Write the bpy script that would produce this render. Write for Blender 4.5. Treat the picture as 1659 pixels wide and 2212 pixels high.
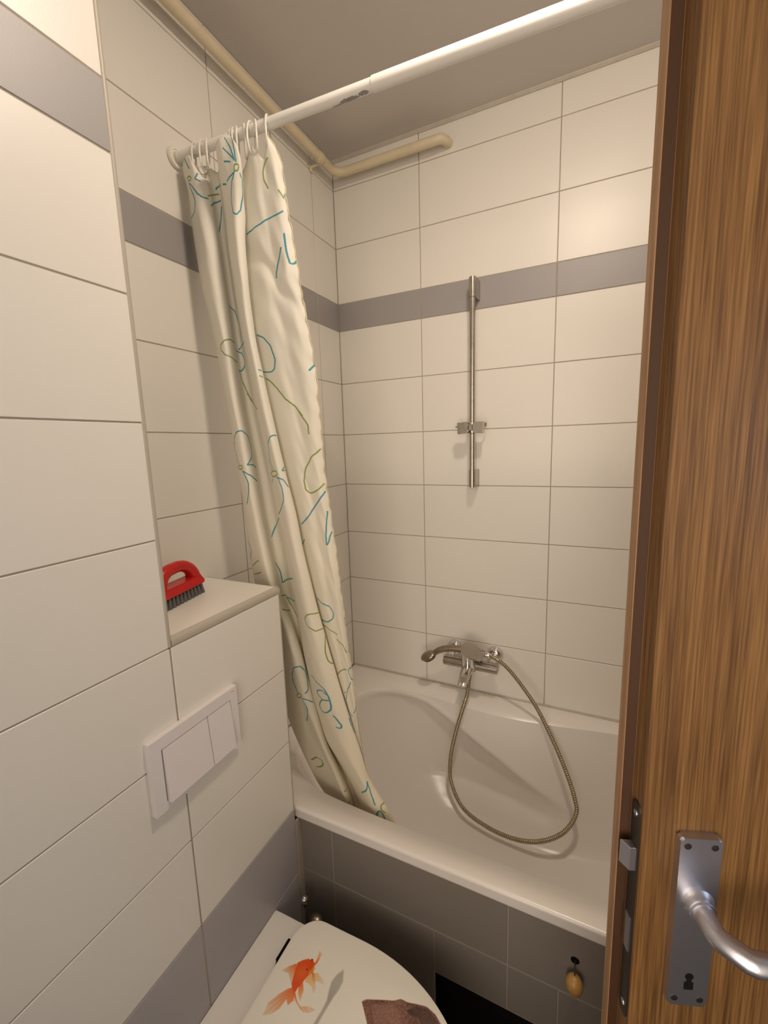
import bpy, bmesh, math, random
import numpy as np
from mathutils import Vector, Matrix
random.seed(7)
for o in list(bpy.data.objects): bpy.data.objects.remove(o)
SC=bpy.context.scene; COL=SC.collection
R=math.radians
# ------------------------------------------------------------------ camera
cd=bpy.data.cameras.new('camera'); cam=bpy.data.objects.new('camera',cd); COL.objects.link(cam)
cd.sensor_fit='HORIZONTAL'; cd.sensor_width=36; cd.lens=20.0194; cd.clip_start=.02
cr=Vector((0.90339426,0.42772761,-0.0304614)); cu=Vector((-0.039285,0.15329246,0.98739967)); cf=Vector((-0.4270076,0.89081452,-0.15528681))
m=Matrix((cr,cu,-cf)).transposed().to_4x4(); m.translation=Vector((0.67323936,-0.7956899,1.5205973)); cam.matrix_world=m
SC.camera=cam
# ------------------------------------------------------------------ world, lights, exposure
wd=bpy.data.worlds.new('world'); SC.world=wd; wd.use_nodes=True
wd.node_tree.nodes['Background'].inputs[0].default_value=(.75,.82,1,1); wd.node_tree.nodes['Background'].inputs[1].default_value=.25
LAMP=(.66,-.18,2.47); LAMP_E=196.0; LAMP_C=(1,.84,.68)
al=bpy.data.lights.new('corridor_light','AREA'); al.shape='RECTANGLE'; al.size=.5; al.size_y=1.2; al.energy=3; al.color=(.72,.82,1)
ao=bpy.data.objects.new('corridor_light',al); COL.objects.link(ao); ao.location=(1.95,-.62,1.5); ao.rotation_euler=(0,R(90),0)
fl_=bpy.data.lights.new('fill_light','AREA'); fl_.shape='RECTANGLE'; fl_.size=.85; fl_.size_y=1.5; fl_.energy=6.3; fl_.spread=R(100); fl_.color=(1,.87,.73)
fo=bpy.data.objects.new('fill_light',fl_); COL.objects.link(fo); fo.location=(.78,-1.33,1.42); fo.rotation_euler=(R(90),0,0)  # unseen soft fill added behind the camera to brighten rear wall and door
SC.view_settings.view_transform='Standard'; SC.view_settings.look='None'; SC.view_settings.gamma=1
SC.view_settings.use_curve_mapping=False; SC.view_settings.exposure=0.0
# ------------------------------------------------------------------ helpers
def lin(r,g,b):
    f=lambda c:(c/255/12.92) if c/255<=.04045 else ((c/255+.055)/1.055)**2.4
    return (f(r),f(g),f(b),1)
def mat(name,col,rough=.5,metal=0,bump=0,bscale=200,var=0,vscale=6,spec=.5,coat=0,sub=0):
    M=bpy.data.materials.new(name); M.use_nodes=True; nt=M.node_tree; b=nt.nodes['Principled BSDF']
    b.inputs['Base Color'].default_value=col; b.inputs['Roughness'].default_value=rough; b.inputs['Metallic'].default_value=metal
    b.inputs['Specular IOR Level'].default_value=spec; b.inputs['Coat Weight'].default_value=coat
    tc=nt.nodes.new('ShaderNodeTexCoord')
    if bump:
        n=nt.nodes.new('ShaderNodeTexNoise'); n.inputs['Scale'].default_value=bscale; n.inputs['Detail'].default_value=3
        nt.links.new(tc.outputs['Object'],n.inputs['Vector'])
        bp=nt.nodes.new('ShaderNodeBump'); bp.inputs['Strength'].default_value=bump; bp.inputs['Distance'].default_value=.001
        nt.links.new(n.outputs['Fac'],bp.inputs['Height']); nt.links.new(bp.outputs['Normal'],b.inputs['Normal'])
    if var:
        n=nt.nodes.new('ShaderNodeTexNoise'); n.inputs['Scale'].default_value=vscale; n.inputs['Detail'].default_value=4
        nt.links.new(tc.outputs['Object'],n.inputs['Vector'])
        mx=nt.nodes.new('ShaderNodeMix'); mx.data_type='RGBA'
        mx.inputs[6].default_value=col; mx.inputs[7].default_value=(col[0]*(1-var),col[1]*(1-var*1.1),col[2]*(1-var*1.3),1)
        nt.links.new(n.outputs['Fac'],mx.inputs[0]); nt.links.new(mx.outputs[2],b.inputs['Base Color'])
    return M
def tag(o,label=None,cat=None,group=None,kind=None):
    if label: o['label']=label
    if cat: o['category']=cat
    if group: o['group']=group
    if kind: o['kind']=kind
    return o
def empty(name,loc=(0,0,0),rz=0):
    o=bpy.data.objects.new(name,None); COL.objects.link(o); o.location=loc; o.rotation_euler=(0,0,rz); o.empty_display_size=.05
    return o
def link(name,me,parent=None):
    o=bpy.data.objects.new(name,me); COL.objects.link(o)
    if parent is not None: o.parent=parent
    return o
def obj(name,bm,M,parent=None,smooth=False,angle=None):
    me=bpy.data.meshes.new(name); bmesh.ops.recalc_face_normals(bm,faces=bm.faces[:]); bm.to_mesh(me); bm.free()
    if M: me.materials.append(M)
    if smooth or angle:
        for p in me.polygons: p.use_smooth=True
    if angle: me.set_sharp_from_angle(angle=R(angle))
    return link(name,me,parent)
def bx(bm,a,b,bev=0,seg=1,M=None):
    r=bmesh.ops.create_cube(bm,size=1); vs=r['verts']
    for v in vs:
        v.co=Vector((a[i]+(b[i]-a[i])*(v.co[i]+.5) for i in range(3)))
    if bev: bmesh.ops.bevel(bm,geom=list({e for v in vs for e in v.link_edges}),offset=bev,segments=seg,affect='EDGES',profile=.5)
    return vs
def frames(P):
    P=[Vector(p) for p in P]; T=[]
    for i in range(len(P)):
        T.append((P[min(i+1,len(P)-1)]-P[max(i-1,0)]).normalized())
    n=T[0].orthogonal().normalized(); N=[]
    for i,t in enumerate(T):
        n=(n-t*n.dot(t)).normalized(); N.append(n)
    return P,T,N
def tube(bm,P,r,seg=16,cap=True,closed=False,flat=None,up=None):
    """swept tube; r a number or a list; flat = height factor of the section, up = its direction"""
    P,T,N=frames(P)
    rr=r if isinstance(r,(list,tuple)) else [r]*len(P)
    rings=[]
    for i,(p,t,n) in enumerate(zip(P,T,N)):
        if up is not None:
            n=Vector(up); n=(n-t*n.dot(t)).normalized()
        b=t.cross(n); fl=1 if flat is None else (flat[i] if isinstance(flat,(list,tuple)) else flat)
        rings.append([bm.verts.new(p+(n*math.cos(2*math.pi*k/seg)*fl+b*math.sin(2*math.pi*k/seg))*rr[i]) for k in range(seg)])
    K=len(rings)
    for i in range(K if closed else K-1):
        a=rings[i];b=rings[(i+1)%K]
        for k in range(seg): bm.faces.new((a[k],a[(k+1)%seg],b[(k+1)%seg],b[k]))
    if cap and not closed: bm.faces.new(rings[0][::-1]); bm.faces.new(rings[-1])
    return bm
def catm(P,n=8,closed=False):
    P=[Vector(p) for p in P]; out=[]; K=len(P)
    g=(lambda i:P[i%K]) if closed else (lambda i:P[min(max(i,0),K-1)])
    for i in range(K if closed else K-1):
        p0,p1,p2,p3=g(i-1),g(i),g(i+1),g(i+2)
        for k in range(n):
            t=k/n; out.append(.5*((2*p1)+(-p0+p2)*t+(2*p0-5*p1+4*p2-p3)*t*t+(-p0+3*p1-3*p2+p3)*t**3))
    if not closed: out.append(P[-1].copy())
    return out
def lathe(bm,prof,origin,axis,seg=32):
    """prof list of (r,h) along axis"""
    a=Vector(axis).normalized(); n=a.orthogonal().normalized(); b=a.cross(n); o=Vector(origin); rings=[]
    for r,h in prof:
        if r<1e-6: rings.append([bm.verts.new(o+a*h)])
        else: rings.append([bm.verts.new(o+a*h+(n*math.cos(2*math.pi*k/seg)+b*math.sin(2*math.pi*k/seg))*r) for k in range(seg)])
    for A,B in zip(rings[:-1],rings[1:]):
        for k in range(seg):
            k2=(k+1)%seg
            if len(A)==1 and len(B)==1: continue
            if len(A)==1: bm.faces.new((A[0],B[k],B[k2]))
            elif len(B)==1: bm.faces.new((A[k],A[k2],B[0]))
            else: bm.faces.new((A[k],A[k2],B[k2],B[k]))
    if len(rings[0])>1: bm.faces.new(rings[0][::-1])
    if len(rings[-1])>1: bm.faces.new(rings[-1])
def prism(bm,pts,z0,z1,mp=lambda x,y,z:(x,y,z),bev=0):
    A=[bm.verts.new(mp(x,y,z0)) for x,y in pts];B=[bm.verts.new(mp(x,y,z1)) for x,y in pts]
    fs=[bm.faces.new(A[::-1]),bm.faces.new(B)]; n=len(pts); es=[]
    for i in range(n): fs.append(bm.faces.new((A[i],A[(i+1)%n],B[(i+1)%n],B[i])))
    if bev:
        es=list({e for f in fs[:2] for e in f.edges}); bmesh.ops.bevel(bm,geom=es,offset=bev,segments=2,affect='EDGES')
# ------------------------------------------------------------------ materials
M={}
def tile_mat(name,col,rough,var=.05,spec=.5):
    Mm=mat(name,col,rough,bump=.10,bscale=420,spec=spec); nt=Mm.node_tree; b=nt.nodes['Principled BSDF']
    oi=nt.nodes.new('ShaderNodeObjectInfo'); tc=nt.nodes.new('ShaderNodeTexCoord')
    n=nt.nodes.new('ShaderNodeTexNoise'); n.inputs['Scale'].default_value=7; n.inputs['Detail'].default_value=5
    ad=nt.nodes.new('ShaderNodeVectorMath'); ad.operation='ADD'; nt.links.new(tc.outputs['Object'],ad.inputs[0])
    nt.links.new(oi.outputs['Random'],ad.inputs[1]); nt.links.new(ad.outputs[0],n.inputs['Vector'])
    ma=nt.nodes.new('ShaderNodeMath'); ma.operation='MULTIPLY_ADD'; ma.inputs[1].default_value=.5
    nt.links.new(oi.outputs['Random'],ma.inputs[0])
    mb=nt.nodes.new('ShaderNodeMath'); mb.operation='MULTIPLY'; mb.inputs[1].default_value=.5; nt.links.new(n.outputs['Fac'],mb.inputs[0])
    nt.links.new(mb.outputs[0],ma.inputs[2])
    mx=nt.nodes.new('ShaderNodeMix'); mx.data_type='RGBA'; mx.inputs[6].default_value=col
    mx.inputs[7].default_value=(col[0]*(1-var),col[1]*(1-var),col[2]*(1-var*1.2),1)
    nt.links.new(ma.outputs[0],mx.inputs[0]); nt.links.new(mx.outputs[2],b.inputs['Base Color'])
    return Mm
M['tile']=tile_mat('glazed_white_tile',(.80,.77,.715,1),.37)
M['band']=tile_mat('grey_border_tile',(.345,.325,.325,1),.42)
M['grey']=tile_mat('grey_dado_tile',(.41,.39,.405,1),.38,.10)
M['dark']=tile_mat('dark_panel_tile',(.255,.225,.20,1),.5,.14)
M['floor']=tile_mat('dark_floor_tile',(.13,.12,.115,1),.45,.1)
M['grout']=mat('grout',(.43,.38,.32,1),.9,bump=.4,bscale=600,var=.25,vscale=14)
M['grout_dark']=mat('dark_grout',(.17,.145,.115,1),.9,bump=.4,bscale=600,var=.35,vscale=20)
M['trim']=mat('edge_trim',(.47,.43,.36,1),.45,var=.08)
M['ceil']=mat('ceiling_paint',(.62,.58,.55,1),.9,bump=.25,bscale=260,var=.04,vscale=3)
M['caulk']=mat('silicone',(.60,.55,.48,1),.5,var=.3,vscale=30)
M['acrylic']=mat('white_acrylic',(.78,.74,.70,1),.27,spec=.5)
M['ceramic']=mat('ceramic',(.86,.83,.78,1),.12,coat=.3)
M['plastic']=mat('white_plastic',(.76,.72,.72,1),.32)
M['lacquer']=mat('white_lacquer_rod',(.80,.78,.74,1),.25)
M['pipe']=mat('cream_pipe_paint',(.76,.66,.47,1),.42,bump=.3,bscale=90,var=.22,vscale=18)
M['chrome']=mat('chrome',(.74,.72,.70,1),.12,1)
M['chrome_worn']=mat('worn_chrome',(.52,.49,.45,1),.26,1,bump=.15,bscale=300,var=.3,vscale=60)
M['chrome_tarn']=mat('tarnished_chrome',(.42,.36,.29,1),.30,1,bump=.2,bscale=300,var=.35,vscale=60)
M['satin']=mat('satin_aluminium',(.60,.60,.66,1),.36,1,bump=.05,bscale=500)
M['hose']=mat('hose_metal',(.40,.35,.25,1),.33,1)
M['ring']=mat('ring_plastic',(.78,.74,.66,1),.35)
M['red']=mat('red_plastic',(.52,.008,.008,1),.28)
M['bristle']=mat('grey_bristles',(.13,.125,.12,1),.6,bump=1,bscale=900)
M['black']=mat('black_hole',(.008,.007,.007,1),.8,spec=.05)
M['dkmetal']=mat('dark_metal',(.10,.09,.08,1),.45,1)
M['knob']=mat('varnished_knob',(.50,.29,.09,1),.35,var=.25,vscale=25)
M['steelworn']=mat('bare_steel',(.42,.42,.43,1),.5,.5,bump=.8,bscale=160,var=.4,vscale=70)
# wood with vertical grain
def wood(name,c1,c2,c3):
    Mm=bpy.data.materials.new(name); Mm.use_nodes=True; nt=Mm.node_tree; b=nt.nodes['Principled BSDF']
    tc=nt.nodes.new('ShaderNodeTexCoord')
    def nz(sc,scale,det=6,dist=0):
        mp=nt.nodes.new('ShaderNodeMapping'); mp.inputs['Scale'].default_value=sc; nt.links.new(tc.outputs['Object'],mp.inputs['Vector'])
        n=nt.nodes.new('ShaderNodeTexNoise'); n.inputs['Scale'].default_value=scale; n.inputs['Detail'].default_value=det; n.inputs['Distortion'].default_value=dist
        nt.links.new(mp.outputs[0],n.inputs['Vector']); return n
    a=nz((1,1,.014),95,6,.25); c=nz((1,1,.02),480,5); d=nz((1,1,.09),9,4,.6); pores=nz((1,1,.06),420,2)
    ad=nt.nodes.new('ShaderNodeMath'); ad.operation='MULTIPLY_ADD'; ad.inputs[1].default_value=.58; nt.links.new(c.outputs['Fac'],ad.inputs[0])
    m2=nt.nodes.new('ShaderNodeMath'); m2.operation='MULTIPLY'; m2.inputs[1].default_value=.42; nt.links.new(a.outputs['Fac'],m2.inputs[0]); nt.links.new(m2.outputs[0],ad.inputs[2])
    cr_=nt.nodes.new('ShaderNodeValToRGB'); e=cr_.color_ramp.elements; e[0].position=.38; e[0].color=c1; e[1].position=.62; e[1].color=c3
    k=e.new(.5); k.color=c2; nt.links.new(ad.outputs[0],cr_.inputs[0])
    mx=nt.nodes.new('ShaderNodeMix'); mx.data_type='RGBA'; mx.blend_type='MULTIPLY'; mx.inputs[0].default_value=.32
    nt.links.new(cr_.outputs[0],mx.inputs[6]); r2=nt.nodes.new('ShaderNodeValToRGB'); r2.color_ramp.elements[0].position=.3; r2.color_ramp.elements[0].color=(.6,.55,.5,1); r2.color_ramp.elements[1].position=.65
    nt.links.new(d.outputs['Fac'],r2.inputs[0]); nt.links.new(r2.outputs[0],mx.inputs[7]); nt.links.new(mx.outputs[2],b.inputs['Base Color'])
    bp=nt.nodes.new('ShaderNodeBump'); bp.inputs['Strength'].default_value=.25; bp.inputs['Distance'].default_value=.0006; nt.links.new(pores.outputs['Fac'],bp.inputs['Height']); nt.links.new(bp.outputs[0],b.inputs['Normal'])
    b.inputs['Roughness'].default_value=.42
    return Mm
M['wood']=wood('brown_veneer',(.088,.038,.010,1),(.160,.076,.022,1),(.240,.124,.039,1))
M['woodlip']=wood('edge_veneer',(.22,.11,.05,1),(.30,.165,.08,1),(.36,.21,.11,1))
# ------------------------------------------------------------------ room shell
XL=-.2346; D=.741; ZC=2.5678; XR=1.362; YC=-.3075; YF=-1.35
G=.0012     # grout depth behind the tile face
def slab(name,a,b,Mm,parent=None):
    bm=bmesh.new(); bx(bm,a,b); return obj(name,bm,Mm,parent)
_tc={}
def tile_me(w,h,Mm,gap=.0026,t=.004,bev=.0009):
    k=(round(w,4),round(h,4),Mm.name)
    if k in _tc: return _tc[k]
    a=w/2-gap/2;b=h/2-gap/2
    V=[];F=[]
    for x,y,z in ((a,b,-t),(a,b,-bev),(a-bev,b-bev,0)):
        V+=[(-x,-y,z),(x,-y,z),(x,y,z),(-x,y,z)]
    for L in (0,4):
        for i in range(4): F.append((L+i,L+(i+1)%4,L+4+(i+1)%4,L+4+i))
    F.append((8,9,10,11)); F.append((3,2,1,0))
    me=bpy.data.meshes.new('tile'); me.from_pydata(V,[],F); me.materials.append(Mm); me.update(); _tc[k]=me
    return me
def tiles(parent,us,vs,place,name='tile',mats=None,names=None,mis=.0012):
    """us, vs boundaries; place(u,v)->(point, U, V, N)"""
    for i in range(len(us)-1):
        for j in range(len(vs)-1):
            w=abs(us[i+1]-us[i]);h=abs(vs[j+1]-vs[j])
            if w<.012 or h<.012: continue
            Mm=mats[j] if mats else M['tile']
            p,U,V,N=place((us[i]+us[i+1])/2,(vs[j]+vs[j+1])/2)
            o=link(names[j] if names else name,tile_me(w,h,Mm),parent)
            N=(Vector(N)+Vector(U)*random.uniform(-mis,mis)+Vector(V)*random.uniform(-mis,mis)).normalized()
            U=(Vector(U)-N*N.dot(Vector(U))).normalized(); V=N.cross(U)
            mm=Matrix((U,V,N)).transposed().to_4x4(); mm.translation=Vector(p)+N*random.uniform(-.00015,.00015); o.matrix_world=mm
ZB=[ZC,2.4678,2.267,2.0664,1.9662,1.7655,1.5648,1.3641,1.1634,.9627,.762,.5613,.366,.166,0]
MB=[M['tile']]*3+[M['band']]+[M['tile']]*7+[M['grey']]*3
NB=['tile']*3+['border_tile']+['tile']*7+['dado_tile']*3
# back wall
wb=slab('wall_back',(XL-.12,D+G,0),(XR+.12,D+.12,ZC),M['grout'])
tag(wb,'white tiled rear wall behind the bathtub with one grey border row','wall',kind='structure')
tiles(wb,[XL,.1091,.5621,1.0151,XR],ZB,lambda u,v:((u,D,v),(1,0,0),(0,0,1),(0,-1,0)),mats=MB,names=NB)
# recessed left wall
wl=slab('wall_left_recessed',(XL-.12,YF,0),(XL-G,D+G,ZC),M['grout'])
tag(wl,'set back white tiled wall left of the curtain, above the ledge','wall',kind='structure')
k0=ZB.index(.5613)
tiles(wl,[D,.597,.144],ZB,lambda u,v:((XL,u,v),(0,1,0),(0,0,1),(1,0,0)),mats=MB,names=NB)
tiles(wl,[.144,YC],ZB[:9]+[1.186-.01],lambda u,v:((XL,u,v),(0,1,0),(0,0,1),(1,0,0)),mats=MB,names=NB)
tiles(wl,[.144,.0],[1.1634]+ZB[9:12],lambda u,v:((XL,u,v),(0,1,0),(0,0,1),(1,0,0)))
# boxed-out left wall (full height column + lower cistern casing)
dz=.0042
bm=bmesh.new(); bx(bm,(XL-.002,YF,0),(-G,YC-.002,ZC)); bx(bm,(XL-.002,YC-.004,0),(-G,-G,1.1856-.009))
wf=obj('wall_left',bm,M['grout']); tag(wf,'near left tiled wall boxed out in front, carrying the flush plate and ledge','wall',kind='structure')
ZL=[z+dz if 0<z<ZC else z for z in ZB]
pf=lambda u,v:((0,u,v),(0,1,0),(0,0,1),(1,0,0))
tiles(wf,[YC-.001,-.7605,-1.2135,YF],ZL,pf,mats=MB,names=NB)
tiles(wf,[-.0035,YC],[1.1676]+ZL[9:],pf,mats=MB[8:],names=NB[8:])
# column side facing the bath (above ledge)
tiles(wf,[XL,-.004],ZL[:9]+[1.186],lambda u,v:((u,YC,v),(-1,0,0),(0,0,1),(0,1,0)),mats=MB,names=NB)
# casing side facing the bath
tiles(wf,[XL,-.004],[1.1676]+ZL[9:12],lambda u,v:((u,0,v),(-1,0,0),(0,0,1),(0,1,0)))
# ledge slab
bm=bmesh.new(); bx(bm,(XL+.001,YC+.001,1.1765),(-.0065,-.0065,1.1856),.001); obj('ledge_slab',bm,M['tile'],wf)
def qtrim(name,P,r,Mm,parent):
    bm=bmesh.new(); tube(bm,P,r,12); return obj(name,bm,Mm,parent,smooth=True,angle=50)
# edge trims: ledge front (rounded profile), vertical corners
bm=bmesh.new(); prism(bm,[(-.0075,1.1685),(.0005,1.1685),(.0012,1.172),(.0012,1.178),(-.001,1.1830),(-.0045,1.1858),(-.0075,1.1860)],YC+.003,-.0005,lambda a,b,c:(a,c,b))
tag(obj('edge_trim',bm,M['trim'],wf,angle=60),'beige trim along the front of the ledge')
bm=bmesh.new(); prism(bm,[(-.0075,1.1685),(.0005,1.1685),(.0012,1.172),(.0012,1.178),(-.001,1.1830),(-.0045,1.1858),(-.0075,1.1860)],XL+.001,.0005,lambda a,b,c:(c,a,b))
obj('edge_trim',bm,M['trim'],wf,angle=60)
qtrim('edge_trim',[(-.0040,-.0040,.562),(-.0040,-.0040,1.172)],.0046,M['trim'],wf)
qtrim('edge_trim',[(-.0035,YC-.0015,1.170),(-.0035,YC-.0015,ZC)],.0052,M['trim'],wf)
# near wall, right wall with the doorway, floor, ceiling
wn=slab('wall_front',(XL-.12,YF-.12,0),(XR+.12,YF-G,ZC),M['grout']); tag(wn,'tiled wall behind the camera, outside the picture','wall',kind='structure')
tiles(wn,[0,.453,.906,XR],ZB,lambda u,v:((u,YF,v),(-1,0,0),(0,0,1),(0,1,0)),mats=MB,names=NB)
DY0,DY1,DZ=-.80,-.105,2.035
bm=bmesh.new(); bx(bm,(XR+G,DY1,0),(XR+.12,D+.12,ZC)); bx(bm,(XR+G,YF-.12,0),(XR+.12,DY0,ZC)); bx(bm,(XR+G,DY0,DZ),(XR+.12,DY1,ZC))
wr=obj('wall_right',bm,M['grout']); tag(wr,'right hand tiled wall with the open doorway, hidden by the door','wall',kind='structure')
pr=lambda u,v:((XR,u,v),(0,-1,0),(0,0,1),(-1,0,0))
tiles(wr,[D,.288,DY1+.03],ZB,pr,mats=MB,names=NB); tiles(wr,[DY0-.03,-1.2135,YF],ZB,pr,mats=MB,names=NB)
tiles(wr,[DY1,-.45,DY0],[ZC,2.4678,2.267,DZ+.03],pr)
fl=slab('floor',(XL-.12,YF-.12,-.1),(XR+.9,D+.12,-G),M['grout_dark']); tag(fl,'dark tiled bathroom floor below the toilet','floor',kind='structure')
tiles(fl,[0,.33,.66,.99,XR],[YF,-1.02,-.69,-.36,-.03],lambda u,v:((u,v,0),(1,0,0),(0,1,0),(0,0,1)),mats=[M['floor']]*4)
ce=slab('ceiling',(XL-.12,YF-.12,ZC),(XR+.12,D+.12,ZC+.1),M['ceil']); tag(ce,'plain warm grey painted ceiling above the shower rail','ceiling',kind='structure')
bm=bmesh.new(); prism(bm,[(0,0),(0,-.008),(-.003,-.0095),(-.008,-.003),(-.009,0)],XL,XR,lambda a,b,c:(c,D+a,ZC+b))
tag(obj('trim_1',bm,M['caulk']),'pale bead of filler between the rear wall and ceiling','trim',kind='structure')
bm=bmesh.new(); prism(bm,[(0,0),(-.005,0),(-.0015,.0015),(0,.006)],XL+.002,XR-.002,lambda a,b,c:(c,D+a,.5602+b))
tag(obj('trim_2',bm,M['caulk']),'thin silicone joint where the bathtub rim meets the rear wall','trim',kind='structure')
# lamp
lm=empty('ceiling_lamp',(LAMP[0],LAMP[1],ZC)); tag(lm,'round flush ceiling lamp above the toilet, out of view','lamp')
bm=bmesh.new(); lathe(bm,[(.115,0),(.115,-.022),(.105,-.028),(0,-.028)],(0,0,0),(0,0,1),32); obj('base',bm,M['lacquer'],lm,angle=40)
EM=bpy.data.materials.new('lamp_glass'); EM.use_nodes=True; nt=EM.node_tree; nt.nodes.remove(nt.nodes['Principled BSDF']); e=nt.nodes.new('ShaderNodeEmission')
e.inputs[0].default_value=(*LAMP_C,1); e.inputs[1].default_value=LAMP_E; nt.links.new(e.outputs[0],nt.nodes['Material Output'].inputs[0])
bm=bmesh.new(); lathe(bm,[(.068,-.0285),(.068,-.034),(.064,-.042),(.055,-.048),(.034,-.052),(0,-.054)],(0,0,0),(0,0,1),32); obj('glass_dome',bm,EM,lm,smooth=True)
# ------------------------------------------------------------------ bathtub
def tub():
    C0=Vector((.56,.36,0))
    op=[(.05,.080),(.20,.072),(.35,.071),(.6,.071),(.85,.071),(1.08,.076),(1.22,.11),(1.285,.20),(1.30,.34),(1.29,.50),(1.22,.62),(1.05,.672),(.8,.665),(.6,.632),(.46,.614),(.34,.616),(.22,.628),(.10,.637),(.0,.628),(-.075,.59),(-.125,.50),(-.150,.40),(-.155,.30),(-.14,.205),(-.10,.14),(-.03,.098)]
    P=[Vector((x,y,0)) for x,y in op]; P=catm(P,8,True); n=len(P)
    bm=bmesh.new(); rings=[]
    prof=[(0,.5600),(.006,.5592),(.014,.5565),(.026,.5505),(.042,.540),(.06,.525),(.09,.502),(.14,.468),(.20,.43),(.28,.385),(.36,.345),(.44,.31),(.52,.278),(.60,.25),(.68,.226),(.76,.205),(.84,.189),(.92,.178),(1,.172)]
    def bottom(p):
        return Vector((.24+(p.x+.155)/(1.455)*(1.13-.24),.195+(p.y-.071)/(.601)*(.555-.195),0))
    def side(p,z):   # armrest ridge on the wall side
        x,y=p.x,p.y
        dy=0
        if y>.36:
            zr=np.interp(x,[-.15,.0,.09,.14,.19,.29,.43,.54,.66],[.545,.547,.543,.535,.517,.468,.402,.343,.285])
            below=.007*math.log1p(math.exp(min((zr-z)/.007,50)))
            amp=np.interp(x,[-.15,.0,.3,.48,.60,.70],[.016,.028,.052,.044,.022,0])
            # wall above the ridge stays steep, ledge steps out at the ridge, falls away under it
            dy=amp*(1-math.exp(-below/.055))-amp*.16*math.exp(-((z-zr)/.014)**2)
            dy*=min(1,(y-.36)/.12)
        return dy
    A_=np.array([q[0] for q in prof]);Z_=np.array([q[1] for q in prof]); ts=np.linspace(0,len(prof)-1,61); prof=[(float(np.interp(t,range(len(A_)),A_)),float(np.interp(t,range(len(Z_)),Z_))) for t in ts]
    for a,z in prof:
        ring=[]
        for p in P:
            b=bottom(p)
            q=p.lerp(b,a)
            side_w=min(1,max(0,(abs(q.y-C0.y)-.10)/.1))   # straighter long sides
            rim_y=p.y
            straight=p.lerp(b,a**1.35); q.y=q.y*(1-side_w)+straight.y*side_w
            zz=z
            dy=side(q,zz)*math.exp(-max(0,a-.6)/.12)
            q.y=min(q.y+dy,.728)
            ring.append(bm.verts.new((q.x,q.y,zz)))
        rings.append(ring)
    # floor
    fc=Vector((.70,.38,0))
    for s,z in ((.85,.168),(.6,.165),(.3,.1635)):
        rings.append([bm.verts.new((fc.x+(v.co.x-fc.x)*s,fc.y+(v.co.y-fc.y)*s,z)) for v in rings[len(prof)-1]])
    c=bm.verts.new((fc.x,fc.y,.163))
    for k in range(n): bm.faces.new((rings[-1][k],rings[-1][(k+1)%n],c))
    for A,B in zip(rings[:-1],rings[1:]):
        for k in range(n): bm.faces.new((A[k],A[(k+1)%n],B[(k+1)%n],B[k]))
    # outer rim: rectangle rings
    def rect(ins):
        x0,x1,y0,y1=XL+.0012+ins,XR-.002-ins,.008+ins,D-.0012-ins
        out=[]
        for p in P:
            d=p-C0; t=1e9
            if d.x>1e-9: t=min(t,(x1-C0.x)/d.x)
            if d.x<-1e-9: t=min(t,(x0-C0.x)/d.x)
            if d.y>1e-9: t=min(t,(y1-C0.y)/d.y)
            if d.y<-1e-9: t=min(t,(y0-C0.y)/d.y)
            out.append(C0+d*t)
        for cx_,cy_ in ((x0,y0),(x1,y0),(x1,y1),(x0,y1)):
            k=min(range(n),key=lambda i:(out[i]-Vector((cx_,cy_,0))).length); out[k]=Vector((cx_,cy_,0))
        return out
    prev=rings[0]
    inner=[v.co.copy() for v in rings[0]]
    for ins,z in ((.010,.5605),(.008,.5605),(.0035,.5598),(.0012,.5575),(0,.5545),(0,.5525),(0,.536),(0,.534),(.001,.5305),(.012,.5285)):
        R_=[bm.verts.new((q.x,q.y,z)) for q in rect(ins)]
        for k in range(n): bm.faces.new((prev[k],prev[(k+1)%n],R_[(k+1)%n],R_[k]))
        prev=R_
    o=obj('bathtub',bm,M['acrylic'],smooth=True)
    tag(o,'large white acrylic bathtub with curved armrest ridge along the rear wall','bathtub')
    return o
TUB=tub()
# overflow / drain (far end, hidden by the door)
bm=bmesh.new(); lathe(bm,[(.030,0),(.032,.003),(.02,.006),(0,.006)],(.70,.38,.1632),(0,0,1),24); obj('drain',bm,M['chrome'],TUB,angle=40)
# tiled front panel under the tub
bp_=slab('bath_apron',(.0015,.016+G,0),(XR-.002,.05,.527),M['grout']); tag(bp_,'dark grey tiled front panel below the bathtub rim','bath apron')
pp=lambda u,v:((u,.016,v),(1,0,0),(0,0,1),(0,-1,0))
hx0,hx1,hz0,hz1=.383,.66,.05,.243
xs=[.0015,.1015,.5545,1.0075,XR-.002]
tiles(bp_,xs,[.527,.366],pp,mats=[M['dark']])
tiles(bp_,[.0015,.1015,hx0],[.366,.166,0],pp,mats=[M['dark']]*2)
tiles(bp_,[hx0,.5545],[.366,hz1],pp,mats=[M['dark']]); tiles(bp_,[.5545,hx1],[.366,hz1],pp,mats=[M['dark']])
tiles(bp_,[hx1,1.0075,XR-.002],[.366,.166,0],pp,mats=[M['dark']]*2)
bm=bmesh.new(); bx(bm,(hx0+.002,.0165,hz0),(hx1-.002,.019,hz1-.002)); tag(obj('access_hatch',bm,M['black'],bp_),'black access opening low in the panel')
slab('corner_joint',(-.0025,-.0012,0),(.0030,.0172,.5283),M['grout'],bp_)
kn=empty('pull_knob',(.6895,.016,.4535)); kn.parent=bp_
bm=bmesh.new(); lathe(bm,[(0,-.0005),(.009,0),(.0085,.001),(0,.0012)],(.6895,.0165,.4585),(0,-1,0),12); obj('screw_hole',bm,M['black'],bp_)
bm=bmesh.new(); tube(bm,[(0,.0,.005),(0,-.010,.004),(0,-.018,-.003),(0,-.022,-.01)],.0014,8); obj('screw',bm,M['dkmetal'],kn)
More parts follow.
